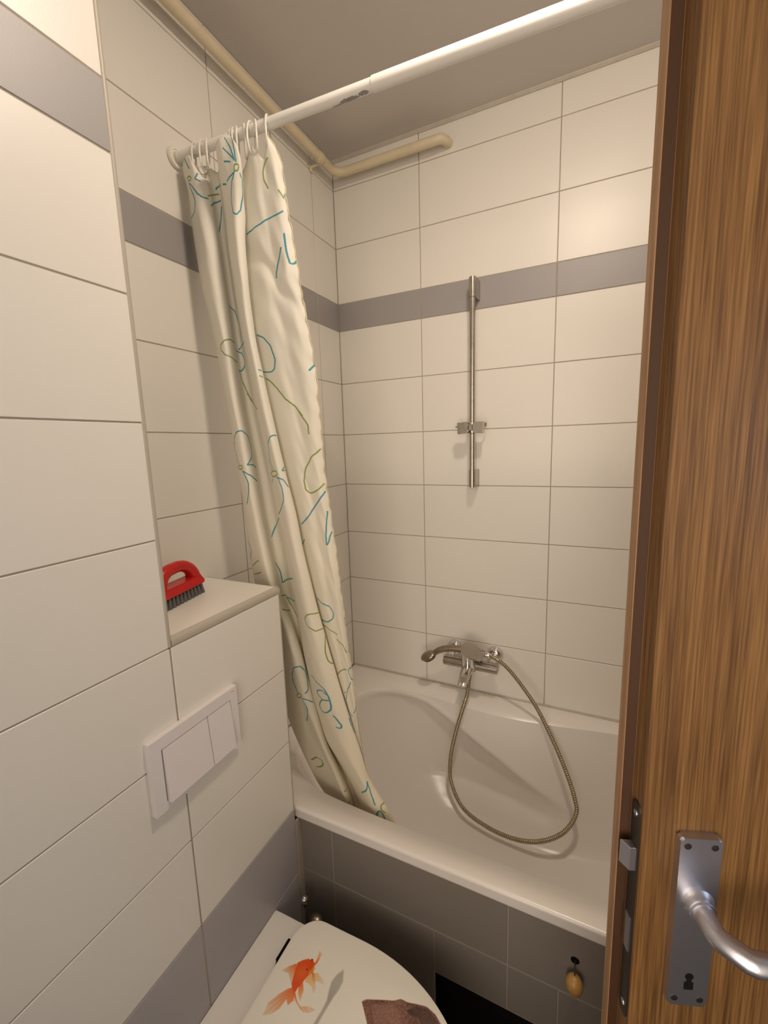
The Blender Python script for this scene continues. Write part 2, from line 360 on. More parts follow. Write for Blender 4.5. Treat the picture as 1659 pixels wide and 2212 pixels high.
bm=bmesh.new(); bmesh.ops.create_uvsphere(bm,u_segments=28,v_segments=18,radius=1)
for v in bm.verts: v.co=Vector((v.co.x*.0165,v.co.y*.0165-.022,v.co.z*.0205-.026)) 
ko=obj('knob',bm,M['knob'],kn,smooth=True); tag(ko,'egg-shaped varnished wooden knob')
# ------------------------------------------------------------------ curtain rod
RA=Vector((XL,.020,2.2025)); RB=Vector((XR,.090,2.186))
rod=empty('shower_curtain_rod',RA); tag(rod,'white telescopic shower curtain rod spanning above the bathtub','curtain rod')
def rp(x):
    t=(x-RA.x)/(RB.x-RA.x); return RA.lerp(RB,t)-RA
bm=bmesh.new(); tube(bm,[rp(XL+.004),rp(.2),rp(.40)],.0112,24); obj('inner_tube',bm,M['lacquer'],rod,angle=50)
bm=bmesh.new(); tube(bm,[rp(.276),rp(.2765),rp(.8),rp(XR-.003)],[.0118,.0128,.0128,.0128],24); obj('outer_tube',bm,M['lacquer'],rod,angle=50)
def patch(x0,x1,a0,a1,seed):
    rnd=random.Random(seed); bm=bmesh.new(); d=(rp(1)-rp(0)).normalized(); up=Vector((0,0,1)); n1=(up-d*up.dot(d)).normalized(); n2=d.cross(n1)
    K=14; g=[]
    for i in range(K+1):
        t=i/K; x=x0+(x1-x0)*t; w=math.sin(math.pi*t)**.5*rnd.uniform(.75,1.1) if 0<i<K else .12
        am=(a0+a1)/2+rnd.uniform(-5,5); h=(a1-a0)/2*w; row=[]
        for j in range(7):
            a=R(am+h*(j/3-1)); row.append(bm.verts.new(rp(x)+(n1*math.cos(a)+n2*math.sin(a))*.01128))
        g.append(row)
    for i in range(K):
        for j in range(6): bm.faces.new((g[i][j],g[i+1][j],g[i+1][j+1],g[i][j+1]))
    return bm
for a in ((.205,.248,150,205,3),(.246,.268,140,190,4),(.185,.215,185,215,5)):
    obj('worn_patch',patch(*a),M['steelworn'],rod,smooth=True)
bm=bmesh.new(); lathe(bm,[(.0245,.0005),(.0245,.004),(.022,.0075),(.0165,.0085),(.0155,.0065),(.0125,.0065),(.0125,.015),(0,.015)],(0,0,0),rp(XR),32); obj('wall_flange',bm,M['ring'],rod,angle=40)
bm=bmesh.new(); lathe(bm,[(.0245,.0005),(.0245,.004),(.022,.0075),(.0165,.0085),(0,.0085)],rp(XR-.002),-rp(XR),32); obj('wall_flange',bm,M['ring'],rod,angle=40)
# ------------------------------------------------------------------ shower curtain
TABLE=np.array([[(-1921,615),(-1634,657),(-1549,707),(-1536,757),(-1536,807),(-1509,829),(-1483,843),(-1458,857),(-1395,871),(-1291,885),(-1186,898),(-1111,912),(-1039,926),(-936,940),(-826,954),(-751,1018),(-501,1085),(-290,1152),(-146,1219),(-20,1286),(88,1352),(186,1419),(385,1486),(669,1553),(868,1588),(961,1623)],[(-2367,480),(-2248,511),(-2236,550),(-2224,590),(-2173,629),(-2067,651),(-1956,667),(-1845,683),(-1733,700),(-1675,716),(-1646,732),(-1618,749),(-1594,765),(-1593,781),(-1563,797),(-1528,864),(-1493,933),(-1453,1003),(-1414,1072),(-1336,1141),(-1192,1210),(-1024,1279),(-786,1348),(-496,1418),(-103,1475),(442,1532)],[(-2195,210),(-2032,220),(-2043,238),(-1998,256),(-1916,274),(-1787,295),(-1692,316),(-1609,337),(-1536,358),(-1478,379),(-1420,400),(-1339,421),(-1258,442),(-1147,463),(-1031,484),(-940,556),(-722,630),(-548,704),(-483,778),(-431,852),(-215,926),(28,1000),(297,1074),(567,1148),(806,1250),(941,1353)],[(-1777,45),(-1627,41),(-1553,47),(-1499,52),(-1432,57),(-1335,77),(-1261,101),(-1202,125),(-1140,149),(-1071,173),(-1003,197),(-929,221),(-855,245),(-749,269),(-636,293),(-525,367),(-298,444),(-145,521),(-74,598),(16,675),(204,752),(411,829),(679,906),(914,982),(1020,1112),(1074,1243)],[(-1809,195),(-1478,203),(-1378,220),(-1319,237),(-1277,254),(-1220,275),(-1177,296),(-1140,317),(-1085,339),(-998,360),(-912,381),(-840,403),(-771,424),(-667,446),(-558,467),(-453,539),(-206,613),(-35,687),(65,761),(167,836),(299,910),(444,984),(717,1058),(974,1132),(1093,1237),(1154,1343)],[(-1694,465),(-1521,495),(-1506,533),(-1487,571),(-1462,610),(-1407,631),(-1348,648),(-1287,664),(-1211,681),(-1114,697),(-1017,714),(-932,730),(-848,747),(-740,764),(-633,780),(-569,847),(-388,917),(-256,986),(-165,1055),(-82,1125),(43,1194),(180,1264),(454,1333),(786,1403),(976,1463),(1082,1522)],[(-1385,510),(-1334,543),(-1376,585),(-1374,627),(-1352,669),(-1300,690),(-1223,706),(-1140,722),(-1048,738),(-943,753),(-839,769),(-743,785),(-647,801),(-537,817),(-436,832),(-386,899),(-282,967),(-219,1036),(-161,1104),(-99,1173),(18,1242),(156,1310),(461,1379),(860,1448),(1088,1500),(1216,1552)],[(-667,-230),(-770,-49),(-926,238),(-942,256),(-903,274),(-852,295),(-777,316),(-686,337),(-590,358),(-486,379),(-382,400),(-284,421),(-186,442),(-77,463),(9,484),(49,556),(101,630),(106,704),(150,778),(201,852),(335,926),(493,1000),(924,1074),(1281,1148),(1417,1250),(1501,1353)],[(-400,-175),(-371,-121),(-456,-23),(-487,-23),(-455,-22),(-427,-2),(-373,23),(-277,48),(-178,73),(-65,98),(48,123),(164,148),(279,173),(377,198),(480,223),(550,299),(621,377),(684,455),(766,533),(878,611),(1020,689),(1266,766),(1580,844),(1865,922),(2023,1061),(2118,1203)],[(-287,-195),(-177,-49),(-384,186),(-431,200),(-438,215),(-433,235),(-379,257),(-273,279),(-160,301),(-29,323),(101,345),(246,366),(387,388),(479,410),(610,432),(715,504),(833,579),(957,654),(1091,729),(1238,803),(1397,878),(1563,953),(1733,1028),(2136,1102),(2444,1212),(2632,1323)],[(-581,360),(-567,381),(-671,411),(-728,441),(-754,472),(-753,492),(-682,511),(-571,529),(-450,548),(-310,566),(-169,585),(-16,603),(139,621),(235,640),(368,658),(483,727),(607,798),(736,870),(879,941),(1029,1012),(1203,1084),(1386,1155),(1590,1226),(1880,1298),(2266,1375),(2490,1453)],[(-220,240),(-42,252),(-89,272),(-102,293),(-84,314),(-53,334),(8,355),(106,375),(203,396),(298,416),(393,437),(509,457),(624,478),(707,499),(814,519),(896,590),(979,664),(1071,737),(1179,810),(1287,884),(1393,957),(1532,1031),(1704,1104),(2025,1178),(2349,1275),(2547,1373)],[(-53,263),(191,276),(187,299),(203,321),(243,343),(295,364),(363,384),(454,404),(539,424),(604,444),(669,465),(762,485),(856,505),(930,525),(1018,545),(1078,616),(1135,689),(1202,762),(1289,835),(1365,908),(1428,981),(1533,1054),(1685,1127),(1985,1200),(2320,1293),(2529,1388)],[(145,225),(439,236),(502,255),(549,274),(615,294),(687,314),(764,335),(846,356),(921,377),(956,398),(992,418),(1061,439),(1132,460),(1199,481),(1269,502),(1303,573),(1335,647),(1378,720),(1443,794),(1484,868),(1506,941),(1586,1015),(1717,1089),(2023,1163),(2342,1262),(2536,1363)],[(219,330),(556,349),(636,377),(705,404),(783,432),(869,453),(968,472),(1075,491),(1106,510),(1122,529),(1134,548),(1180,567),(1241,586),(1303,605),(1358,623),(1378,693),(1389,765),(1411,837),(1461,908),(1484,980),(1474,1052),(1500,1124),(1579,1196),(1908,1268),(2213,1350),(2283,1433)]])/1e4
ZT=[2.15,2.165,2.18,2.186,2.168,2.182,2.165,2.166,2.174,2.150,2.13,2.165,2.135,2.165,2.19]
ZB=[.47,.46,.45,.45,.45,.46,.46,.45,.44,.45,.47,.46,.46,.46,.47]
def cat(P,u):
    n=len(P);i=min(int(u),n-2);t=u-i
    p0=P[max(i-1,0)];p1=P[i];p2=P[i+1];p3=P[min(i+2,n-1)]
    m=(p2-p0)*.5;n_=(p3-p1)*.5
    a=2*t**3-3*t**2+1;b=t**3-2*t**2+t;c=-2*t**3+3*t**2;d=t**3-t**2
    return a*p1+b*m+c*p2+d*n_
def curtain_grid(T,NS=8,NT=200):
    T=np.array(T) # lines,levels,2
    nl,nz,_=T.shape
    zs=np.linspace(2.20,.42,nz)
    cols=(nl-1)*NS+1
    G=np.zeros((cols,NT+1,3))
    zt=np.array(ZT);zb=np.array(ZB)
    for c in range(cols):
        s=c/NS
        R=cat(T,s) # levels,2
        a=float(cat(zt,s));b=float(cat(zb,s))
        for r in range(NT+1):
            z=a+(b-a)*r/NT
            q=cat(R,min(max((2.20-z)/(2.20-.42)*(nz-1),0),nz-1.0001))
            G[c,r]=(q[0],q[1],z)
    S=np.arange(cols)[:,None]/NS;Z=G[:,:,2]
    w=.0006*np.sin(S*5.1+Z*21)*np.sin(Z*9+S*1.7)+.0003*np.sin(S*9+Z*47+2*np.sin(Z*13))
    edge=np.clip((S-10)/2,0,1)
    w+=edge*(.0011*np.sin(Z*63+S*4)*np.sin(Z*17+S)+.0015*np.sin(Z*150+S*3)*np.clip((S-13)/1,0,1))
    # diagonal folds pulled from the end ring near the top
    w+=.006*np.exp(-((Z-(2.04-.05*(S-9)))/.022)**2)*np.clip((S-8.5),0,1)*np.clip(14-S,0,1)
    w-=.006*np.exp(-((Z-(1.90-.04*(13-S)))/.03)**2)*np.clip((S-9),0,1)*np.clip(14-S,0,1)
    G[:,:,1]+=w
    G[:,:,0]=np.maximum(G[:,:,0],-.229)
    # v metres down, u metres across (mean arc length)
    seg=np.linalg.norm(np.diff(G[:,NT//6:NT*5//6,:2],axis=0),axis=2).mean(1)
    U=np.concatenate([[0],np.cumsum(seg)])
    return G,U

STROKES=[('g',2.2,[(348,222),(336,226),(323,222),(311,213),(308,207),(303,201),(315,202),(325,204),(335,207),(344,213),(349,220),(348,222)]),('b',2.2,[(334,130),(341,152),(346,167),(352,179)]),('b',2.2,[(304,223),(311,240),(325,258),(333,274),(345,290),(348,305),(352,322),(349,334),(341,343),(336,353),(323,359),(302,363),(271,364)]),('b',2.2,[(315,227),(340,250),(352,266),(365,284),(372,298),(380,304),(387,313),(399,315),(413,313)]),('b',2.2,[(393,244),(383,240),(372,233),(382,224),(391,210)]),('g',2.2,[(793,275),(785,286),(772,285),(769,279),(771,267),(776,263),(791,264),(795,269),(793,275)]),('b',2.2,[(775,249),(772,239),(770,230),(767,219),(765,210),(763,199),(754,186),(744,172),(732,162)]),('b',2.2,[(782,255),(782,243),(780,232),(783,221),(782,211),(782,199),(785,188),(788,179),(782,168)]),('b',2.2,[(775,249),(768,240),(760,231),(747,219),(727,207),(707,195)]),('b',2.2,[(748,248),(727,243),(703,240)]),('b',2.2,[(770,286),(765,294),(760,304),(751,310),(746,319),(744,328),(738,338),(736,350),(733,360),(730,372),(727,380),(729,391),(734,404),(737,417),(742,431),(766,443),(778,432),(791,422),(794,407),(796,396),(799,384),(803,373),(808,360),(811,351),(813,341),(810,333),(811,325),(813,315),(815,307),(804,301),(799,293)]),('b',2.2,[(767,290),(752,294),(736,296),(705,305)]),('g',2.2,[(415,300),(476,271),(497,260),(509,257)]),('b',2.2,[(425,337),(487,298),(515,284)]),('b',2.2,[(502,237),(510,224),(528,222)]),('b',2.2,[(646,297),(689,310)]),('b',2.2,[(519,311),(517,326),(515,339),(512,353),(511,367),(504,379),(500,392),(495,409),(489,424)]),('g',2.2,[(1064,236),(1046,243),(1033,251),(1027,264),(1022,280),(1023,290),(1024,303),(1027,314),(1035,328),(1044,345)]),('g',2.2,[(1095,370),(1103,384),(1110,399)]),('b',2.2,[(1115,392),(1121,382)]),('b',2.3,[(915,486),(932,483),(951,484),(964,479),(977,477),(991,474),(1003,472),(1016,467),(1025,463),(1038,462),(1054,460),(1070,460),(1085,460),(1099,452)]),('b',2.2,[(1094,541),(1093,553),(1093,565),(1093,578),(1093,590),(1094,601),(1094,613),(1096,624),(1097,637),(1100,651),(1101,665),(1112,665),(1122,650)]),('b',2.2,[(1077,595),(1073,605),(1068,615),(1063,623),(1058,632),(1054,643),(1049,654),(1046,668),(1040,679),(1035,687),(1033,700)]),('b',2.2,[(479,758),(498,764),(519,775),(525,795),(535,815),(541,831),(553,849),(575,867),(549,879),(548,894),(544,911),(543,926)]),('b',2.2,[(504,961),(533,941),(624,948)]),('b',2.2,[(476,971),(516,976),(523,994),(542,1017),(528,1033),(518,1048),(499,1068),(472,1068)]),('g',2.2,[(461,939),(430,937),(412,934),(395,939),(382,943),(369,953),(352,959),(345,981),(360,995),(371,1008),(387,1013),(404,1018),(426,1028),(462,1031)]),('g',2.2,[(482,1076),(488,1090),(487,1105),(491,1118),(497,1132),(502,1144),(504,1159),(511,1173),(516,1187),(522,1201),(535,1216),(550,1232),(595,1251),(618,1266)]),('b',2.2,[(921,927),(935,936),(949,945),(957,960),(966,973),(974,987),(976,1002),(977,1013),(980,1027),(981,1039),(983,1051),(978,1064),(975,1076),(970,1091),(952,1101),(929,1098),(908,1093)]),('b',2.2,[(799,1100),(780,1098)]),('g',2.2,[(780,1125),(800,1129)]),('g',2.2,[(913,1125),(927,1134),(938,1145),(948,1158),(955,1168),(966,1181),(972,1194),(980,1205),(987,1218),(993,1230),(1004,1240),(1012,1249),(1021,1259),(1029,1267),(1036,1281),(1042,1292),(1049,1303),(1056,1316),(1049,1303),(1040,1290),(1047,1304),(1054,1318),(1061,1331),(1069,1345),(1076,1361),(1074,1380),(1074,1397)]),('b',2.2,[(1104,1116),(1112,1102),(1120,1091)]),('g',2.2,[(507,1179),(515,1190),(521,1206),(528,1218),(548,1233),(593,1252),(629,1266)]),('b',2.2,[(325,1531),(320,1514),(314,1499),(307,1483),(295,1469),(299,1453),(297,1439),(311,1422),(312,1407),(335,1393),(353,1374),(377,1370),(391,1367),(406,1379),(427,1390),(433,1402),(436,1418),(442,1431),(448,1444),(440,1458),(438,1472),(429,1487),(423,1500),(402,1524),(384,1538),(414,1534),(463,1554)]),('g',2.2,[(356,1547),(349,1554),(342,1558),(330,1557),(304,1558),(297,1555),(292,1550),(307,1544),(320,1539),(340,1539),(350,1538),(356,1547)]),('b',2.2,[(354,1567),(373,1575),(387,1584),(401,1592),(416,1607),(438,1621)]),('b',2.2,[(350,1565),(358,1578),(366,1592),(371,1606),(376,1620),(376,1636),(373,1652),(372,1671),(363,1686),(351,1702),(340,1720),(320,1736)]),('b',2.2,[(707,1564),(702,1549),(695,1536),(690,1521),(684,1506),(686,1492),(687,1479),(697,1465),(702,1449),(703,1436),(736,1423),(756,1406),(784,1397),(807,1399)]),('g',2.2,[(748,1579),(739,1586),(725,1590),(690,1595),(661,1594),(648,1590),(643,1583),(661,1573),(686,1569),(714,1564),(738,1567),(747,1571),(748,1579)]),('b',2.2,[(658,1512),(655,1526),(663,1539),(672,1552),(668,1565)]),('b',2.2,[(811,1550),(783,1565),(809,1565)]),('b',2.2,[(734,1596),(763,1600),(782,1607),(791,1619),(798,1633),(808,1644)]),('b',2.2,[(744,1596),(752,1610),(754,1626),(760,1638),(761,1654),(760,1667),(760,1681),(756,1693),(755,1707),(739,1721),(717,1741),(692,1756),(636,1785)]),('b',2.2,[(655,1604),(628,1628)]),('b',2.2,[(628,1805),(565,1832),(528,1855),(515,1874),(506,1891),(500,1905),(489,1922)]),('g',2.2,[(1114,1469),(1102,1480),(1090,1490),(1075,1501),(1065,1513),(1056,1527),(1044,1541),(1034,1553),(1029,1568),(1023,1583),(1017,1599),(1009,1618),(1011,1630),(1011,1643),(1010,1659),(1020,1669),(1030,1678),(1057,1669),(1077,1661),(1089,1650),(1099,1641),(1111,1631)]),('b',2.3,[(1109,1668),(1102,1678),(1093,1688),(1086,1698),(1075,1710),(1060,1723),(1049,1734),(1035,1748),(1023,1762),(1010,1776),(998,1789),(978,1804),(955,1819),(932,1833)]),('b',2.2,[(930,1914),(906,1939)]),('b',2.2,[(1107,1763),(1106,1778),(1102,1792),(1096,1808),(1093,1825),(1089,1839),(1089,1853),(1086,1866),(1084,1881),(1084,1895),(1081,1910),(1081,1928),(1093,1909),(1097,1896),(1101,1882),(1115,1863)]),('b',2.2,[(171,1948),(188,1963),(211,1977),(217,1995),(207,2012),(186,2033),(179,2051)]),('g',2.2,[(192,2087),(256,2055),(310,2035)]),('g',2.2,[(194,2136),(258,2116),(302,2099)]),('b',2.2,[(474,2058),(486,2079),(492,2095),(498,2117),(498,2132),(498,2147),(498,2162),(497,2180),(522,2156),(578,2138),(651,2115)]),('g',2.2,[(449,2236),(502,2249)]),('b',2.2,[(501,2260),(515,2267),(534,2271),(607,2255)]),('g',2.2,[(502,2265),(506,2278),(508,2294),(513,2308),(519,2320),(524,2337),(531,2354),(589,2352)]),('g',2.2,[(402,2294),(426,2310),(493,2332)]),('g',2.2,[(818,2282),(797,2280),(780,2278),(764,2278),(748,2286),(713,2319),(721,2337),(732,2355),(754,2356),(763,2361),(774,2372),(791,2368),(813,2367)]),('b',2.2,[(932,2218),(949,2227),(967,2238),(990,2239),(1007,2244),(1024,2249),(1035,2266),(1044,2284),(1037,2301),(1028,2316),(1007,2324),(978,2337),(951,2339),(915,2340)]),('g',2.2,[(911,2367),(941,2368),(970,2372),(988,2381),(1014,2388),(1044,2397)]),('g',2.2,[(1031,2429),(1048,2436),(1068,2442),(1082,2450),(1090,2470),(1099,2491)]),('g',2.2,[(820,2408),(813,2423),(808,2439),(803,2454),(799,2471),(796,2488),(796,2503),(797,2522),(798,2538),(811,2560),(822,2560)]),('g',2.2,[(933,2642),(997,2604),(1026,2599),(1067,2589)]),('b',2.2,[(320,2790),(306,2777),(297,2762),(285,2750),(287,2729),(287,2712),(287,2695),(307,2665),(325,2637),(377,2613),(392,2610),(400,2628),(415,2649),(413,2665),(414,2682),(413,2697),(411,2712),(409,2733),(405,2754),(384,2773)]),('g',2.2,[(351,2796),(348,2802),(325,2819),(302,2833),(292,2835),(287,2831),(295,2814),(306,2806),(324,2794),(346,2787),(356,2786),(351,2796)]),('b',2.2,[(300,2800),(297,2785),(293,2774),(291,2756),(287,2741),(283,2729)]),('b',2.2,[(353,2811),(374,2810),(386,2812),(409,2835)]),('b',2.2,[(344,2818),(357,2829),(364,2846),(369,2863),(363,2884),(335,2916),(308,2945),(284,2977)]),('b',2.2,[(672,2661),(687,2666),(697,2677),(710,2684),(729,2687),(742,2694),(754,2701),(757,2718),(761,2734),(763,2750),(763,2767),(763,2790),(760,2809),(754,2826),(725,2858),(694,2861),(689,2847),(689,2827),(717,2782),(739,2775),(757,2765)]),('b',2.2,[(756,2732),(747,2723),(736,2717),(695,2738),(699,2759),(713,2769),(725,2777)]),('b',2.2,[(760,2855),(766,2867),(770,2880),(774,2894),(779,2909),(770,2928),(758,2923)]),('b',2.2,[(1122,2588),(1100,2577),(1081,2600),(1089,2616),(1092,2637),(1113,2655)]),('b',2.2,[(1085,2662),(1073,2678),(1046,2701),(1016,2720),(1002,2735),(991,2755),(974,2774),(961,2798),(961,2817),(948,2843),(988,2849),(1008,2869)]),('b',2.2,[(1115,2783),(1108,2800),(1099,2810),(1095,2826),(1046,2852)]),('b',2.2,[(818,2875),(817,2892),(817,2911),(820,2929),(821,2945),(821,2961)]),('g',2.2,[(978,2735),(994,2727)]),('g',2.2,[(198,3283),(219,3257),(237,3233),(250,3233),(263,3234),(260,3262),(229,3304),(209,3317)]),('g',2.2,[(382,3364),(410,3360)]),('g',2.2,[(368,3448),(401,3439)]),('b',2.2,[(716,3317),(760,3283),(780,3256),(790,3235)]),('b',2.2,[(791,3238),(786,3256),(785,3272),(780,3290),(777,3306),(776,3324),(772,3341),(770,3361)]),('b',2.2,[(757,3441),(765,3408),(780,3394),(785,3419),(783,3450)]),('g',2.2,[(824,3367),(796,3365),(786,3392),(797,3410)]),('g',2.2,[(508,2286),(512,2302),(516,2317),(522,2333),(536,2347),(595,2345)]),('g',2.2,[(460,2486),(498,2526)])]
def draw_print(W,H,ppm,strokes,cols,base):
    img=np.zeros((H,W,4),np.float32); img[:,:]=base
    for c,w,pts in strokes:
        col=np.array(cols[c],np.float32); hw=max(w/1000*ppm/2*1.35,1.5)
        P=[(x/2000*ppm,y/2000*ppm) for x,y in pts]
        for _ in range(2):
            if len(P)>2:
                cl=math.hypot(P[0][0]-P[-1][0],P[0][1]-P[-1][1])<8; Q=[P[0]]
                for (x0,y0),(x1,y1) in zip(P[:-1],P[1:]): Q+=[(x0*.75+x1*.25,y0*.75+y1*.25),(x0*.25+x1*.75,y0*.25+y1*.75)]
                P=Q+[P[-1]]
        for (x0,y0),(x1,y1) in zip(P[:-1],P[1:]):
            a0,a1=int(max(min(x0,x1)-hw-2,0)),int(min(max(x0,x1)+hw+3,W)); b0,b1=int(max(min(y0,y1)-hw-2,0)),int(min(max(y0,y1)+hw+3,H))
            if a1<=a0 or b1<=b0: continue
            X,Y=np.meshgrid(np.arange(a0,a1),np.arange(b0,b1)); dx,dy=x1-x0,y1-y0; L=dx*dx+dy*dy+1e-9
            t=np.clip(((X-x0)*dx+(Y-y0)*dy)/L,0,1); d=np.hypot(X-x0-t*dx,Y-y0-t*dy); k=np.clip(hw-d+.5,0,1)[...,None]
            img[b0:b1,a0:a1,:3]=img[b0:b1,a0:a1,:3]*(1-k)+col*k
    return img
def mkimg(name,arr):
    H,W,_=arr.shape; im=bpy.data.images.new(name,W,H); im.pixels.foreach_set(np.ascontiguousarray(arr[::-1]).ravel()); im.update(); im.pack(); return im
def curtain():
    Gd,U=curtain_grid(TABLE,8,220)
    cols,rows,_=Gd.shape
    W_M=float(U[-1]); ppm=1500; VW=1.85
    img=draw_print(int(W_M*ppm)+4,int(VW*ppm),ppm,STROKES,{'b':(.36,.64,.71),'g':(.61,.68,.38)},(.955,.945,.905,1))
    im=mkimg('curtain_print',img)
    me=bpy.data.meshes.new('cloth'); idx=lambda c,r:c*rows+r
    F=[(idx(c,r),idx(c+1,r),idx(c+1,r+1),idx(c,r+1)) for c in range(cols-1) for r in range(rows-1)]
    org=np.array([-.1,.04,.45])
    me.from_pydata((Gd.reshape(-1,3)-org).tolist(),[],F); me.update()
    uv=me.uv_layers.new(name='print')
    vi=np.empty(len(me.loops),np.int32); me.loops.foreach_get('vertex_index',vi)
    z=Gd.reshape(-1,3)[:,2]; cc=np.repeat(np.arange(cols),rows)
    u=U[cc]/(int(W_M*ppm)+4)*ppm; v=1-(2.25-z)/VW
    uv.data.foreach_set('uv',np.stack([u[vi],v[vi]],1).astype(np.float32).ravel())
    for p in me.polygons: p.use_smooth=True
    Mm=bpy.data.materials.new('curtain_cloth'); Mm.use_nodes=True; nt=Mm.node_tree; b=nt.nodes['Principled BSDF']; outn=nt.nodes['Material Output']
    ti=nt.nodes.new('ShaderNodeTexImage'); ti.image=im; ti.extension='EXTEND'
    b.inputs['Roughness'].default_value=.75; b.inputs['Specular IOR Level'].default_value=.3
    tc=nt.nodes.new('ShaderNodeTexCoord'); n=nt.nodes.new('ShaderNodeTexNoise'); n.inputs['Scale'].default_value=22; n.inputs['Detail'].default_value=5; nt.links.new(tc.outputs['Object'],n.inputs['Vector'])
    bp=nt.nodes.new('ShaderNodeBump'); bp.inputs['Strength'].default_value=.35; bp.inputs['Distance'].default_value=.002; nt.links.new(n.outputs['Fac'],bp.inputs['Height']); nt.links.new(bp.outputs[0],b.inputs['Normal'])
    # yellowish grime towards the lower hem
    mx=nt.nodes.new('ShaderNodeMix'); mx.data_type='RGBA'; mx.blend_type='MULTIPLY'; mx.inputs[7].default_value=(.93,.80,.52,1)
    sp=nt.nodes.new('ShaderNodeSeparateXYZ'); nt.links.new(tc.outputs['Object'],sp.inputs[0])
    mr=nt.nodes.new('ShaderNodeMapRange'); mr.inputs[1].default_value=1.35; mr.inputs[2].default_value=0; mr.inputs[3].default_value=.04; mr.inputs[4].default_value=.42; nt.links.new(sp.outputs[2],mr.inputs[0])
    nt.links.new(mr.outputs[0],mx.inputs[0]); nt.links.new(ti.outputs[0],mx.inputs[6]); nt.links.new(mx.outputs[2],b.inputs['Base Color'])
    tr=nt.nodes.new('ShaderNodeBsdfTranslucent'); nt.links.new(mx.outputs[2],tr.inputs[0])
    ms=nt.nodes.new('ShaderNodeMixShader'); ms.inputs[0].default_value=.22; nt.links.new(b.outputs[0],ms.inputs[1]); nt.links.new(tr.outputs[0],ms.inputs[2]); nt.links.new(ms.outputs[0],outn.inputs[0])
    me.materials.append(Mm)
    root=empty('shower_curtain',org); tag(root,'white fabric shower curtain with blue and green outline flowers, gathered at the left','curtain')
    o=link('cloth',me,root); sd=o.modifiers.new('thickness','SOLIDIFY'); sd.thickness=.0007; sd.offset=0
    # stitched hem along the free edge
    bm=bmesh.new(); E=[Vector(Gd[-1,r]-org) for r in range(0,rows,1)]
    E=[p+Vector((.0012*math.sin(i*2.1),0,0)) for i,p in enumerate(E)]
    tube(bm,E,[.0013+.0008*abs(math.sin(i*1.3)) for i in range(len(E))],6); hm=mat('hem_thread',(.70,.64,.46,1),.8,var=.35,vscale=40); obj('hem',bm,hm,root,smooth=True)
    # eyelets: small metal rings in the top hem
    return root,Gd,org
CURT,Gd,corg=curtain()
# curtain rings
ring_s=[(-.178,34),(-.150,20),(-.136,38),(-.070,40),(-.060,30),(-.050,36),(-.031,42),(-.012,12),(-.001,44),(.031,24)]
desc=['nearest the wall flange','second from the wall flange','third from the wall flange, just left of the folded flap','half hidden at the right side of the folded flap','second to the right of the folded flap','third to the right of the folded flap','holding the first pointed peak of the panel','thin one seen edge on over the sagging gap','tall one at the second pointed peak','last ring at the free edge of the curtain']
rm=None
for i,((s,yaw),dn) in enumerate(zip(ring_s,desc)):
    x=s; p=RA+rp(x)
    if rm is None:
        bm=bmesh.new(); pts=[]
        for k in range(30):
            a=2*math.pi*k/30; pts.append((0,.0172*math.cos(a),-.0165+.0325*math.sin(a)*(1)))
        tube(bm,pts,.0022,8,closed=True)
        o=obj('curtain_ring',bm,M['ring'],smooth=True); rm=o.data
    else: o=link('curtain_ring',rm)
    o.location=(x,p.y,p.z); o.rotation_euler=(R(-6+5*math.sin(i*2.3)),0,R(yaw))
    tag(o,'white plastic curtain ring, '+dn,'curtain ring','white rings on the shower curtain rod')
# ------------------------------------------------------------------ heating pipe under the ceiling
pr_=.0148; px_=XL+.040; pz_=2.494; py_=D-.042
hp=empty('heating_pipe',(px_,.2,pz_)); tag(hp,'old cream painted pipe running round the corner just under the ceiling','pipe')
def L(*p): return Vector(p)-Vector((px_,.2,pz_))
bm=bmesh.new(); pts=[L(px_,YC-.3,pz_)]+[L(px_,y,pz_) for y in (-.3,0,.3,.60)]
for k in range(1,9):
    a=k/8*math.pi/2; pts.append(L(px_+.045*(1-math.cos(a)),.654+.045*math.sin(a)-.0,pz_))
tube(bm,pts[:5]+[L(px_,.654,pz_)]+pts[5:]+[L(.10,py_,pz_),L(.185,py_,pz_)]+[L(.185+.03*math.sin(a),py_+.034*(1-math.cos(a)),pz_+.002) for a in (.4,.8,1.2,1.57)]+[L(.216,D+.002,pz_+.002)],pr_,24)
obj('pipe_run',bm,M['pipe'],hp,smooth=True,angle=60)
bm=bmesh.new(); tube(bm,[L(px_,.576,pz_),L(px_,.580,pz_),L(px_,.603,pz_),L(px_,.606,pz_)],[pr_,pr_+.003,pr_+.003,pr_],24); obj('socket_joint',bm,M['pipe'],hp,angle=50)
bm=bmesh.new(); tube(bm,[L(px_+ (pr_+.0015)*math.sin(a),.598,pz_-(pr_+.0015)*math.cos(a)) for a in np.linspace(0,2*math.pi,21)[:-1]],.0028,8,closed=True)
tube(bm,[L(px_-.012,.598,pz_-.014),L(px_-.03,.592,pz_-.020),L(XL+.0,.592,pz_-.020)],.0042,10); bx(bm,tuple(L(XL+.0005,.584,pz_-.035)),tuple(L(XL+.006,.600,pz_-.008)),.001)
tag(obj('pipe_clip',bm,M['pipe'],hp,smooth=True,angle=50),'cream painted wall clip near the corner')
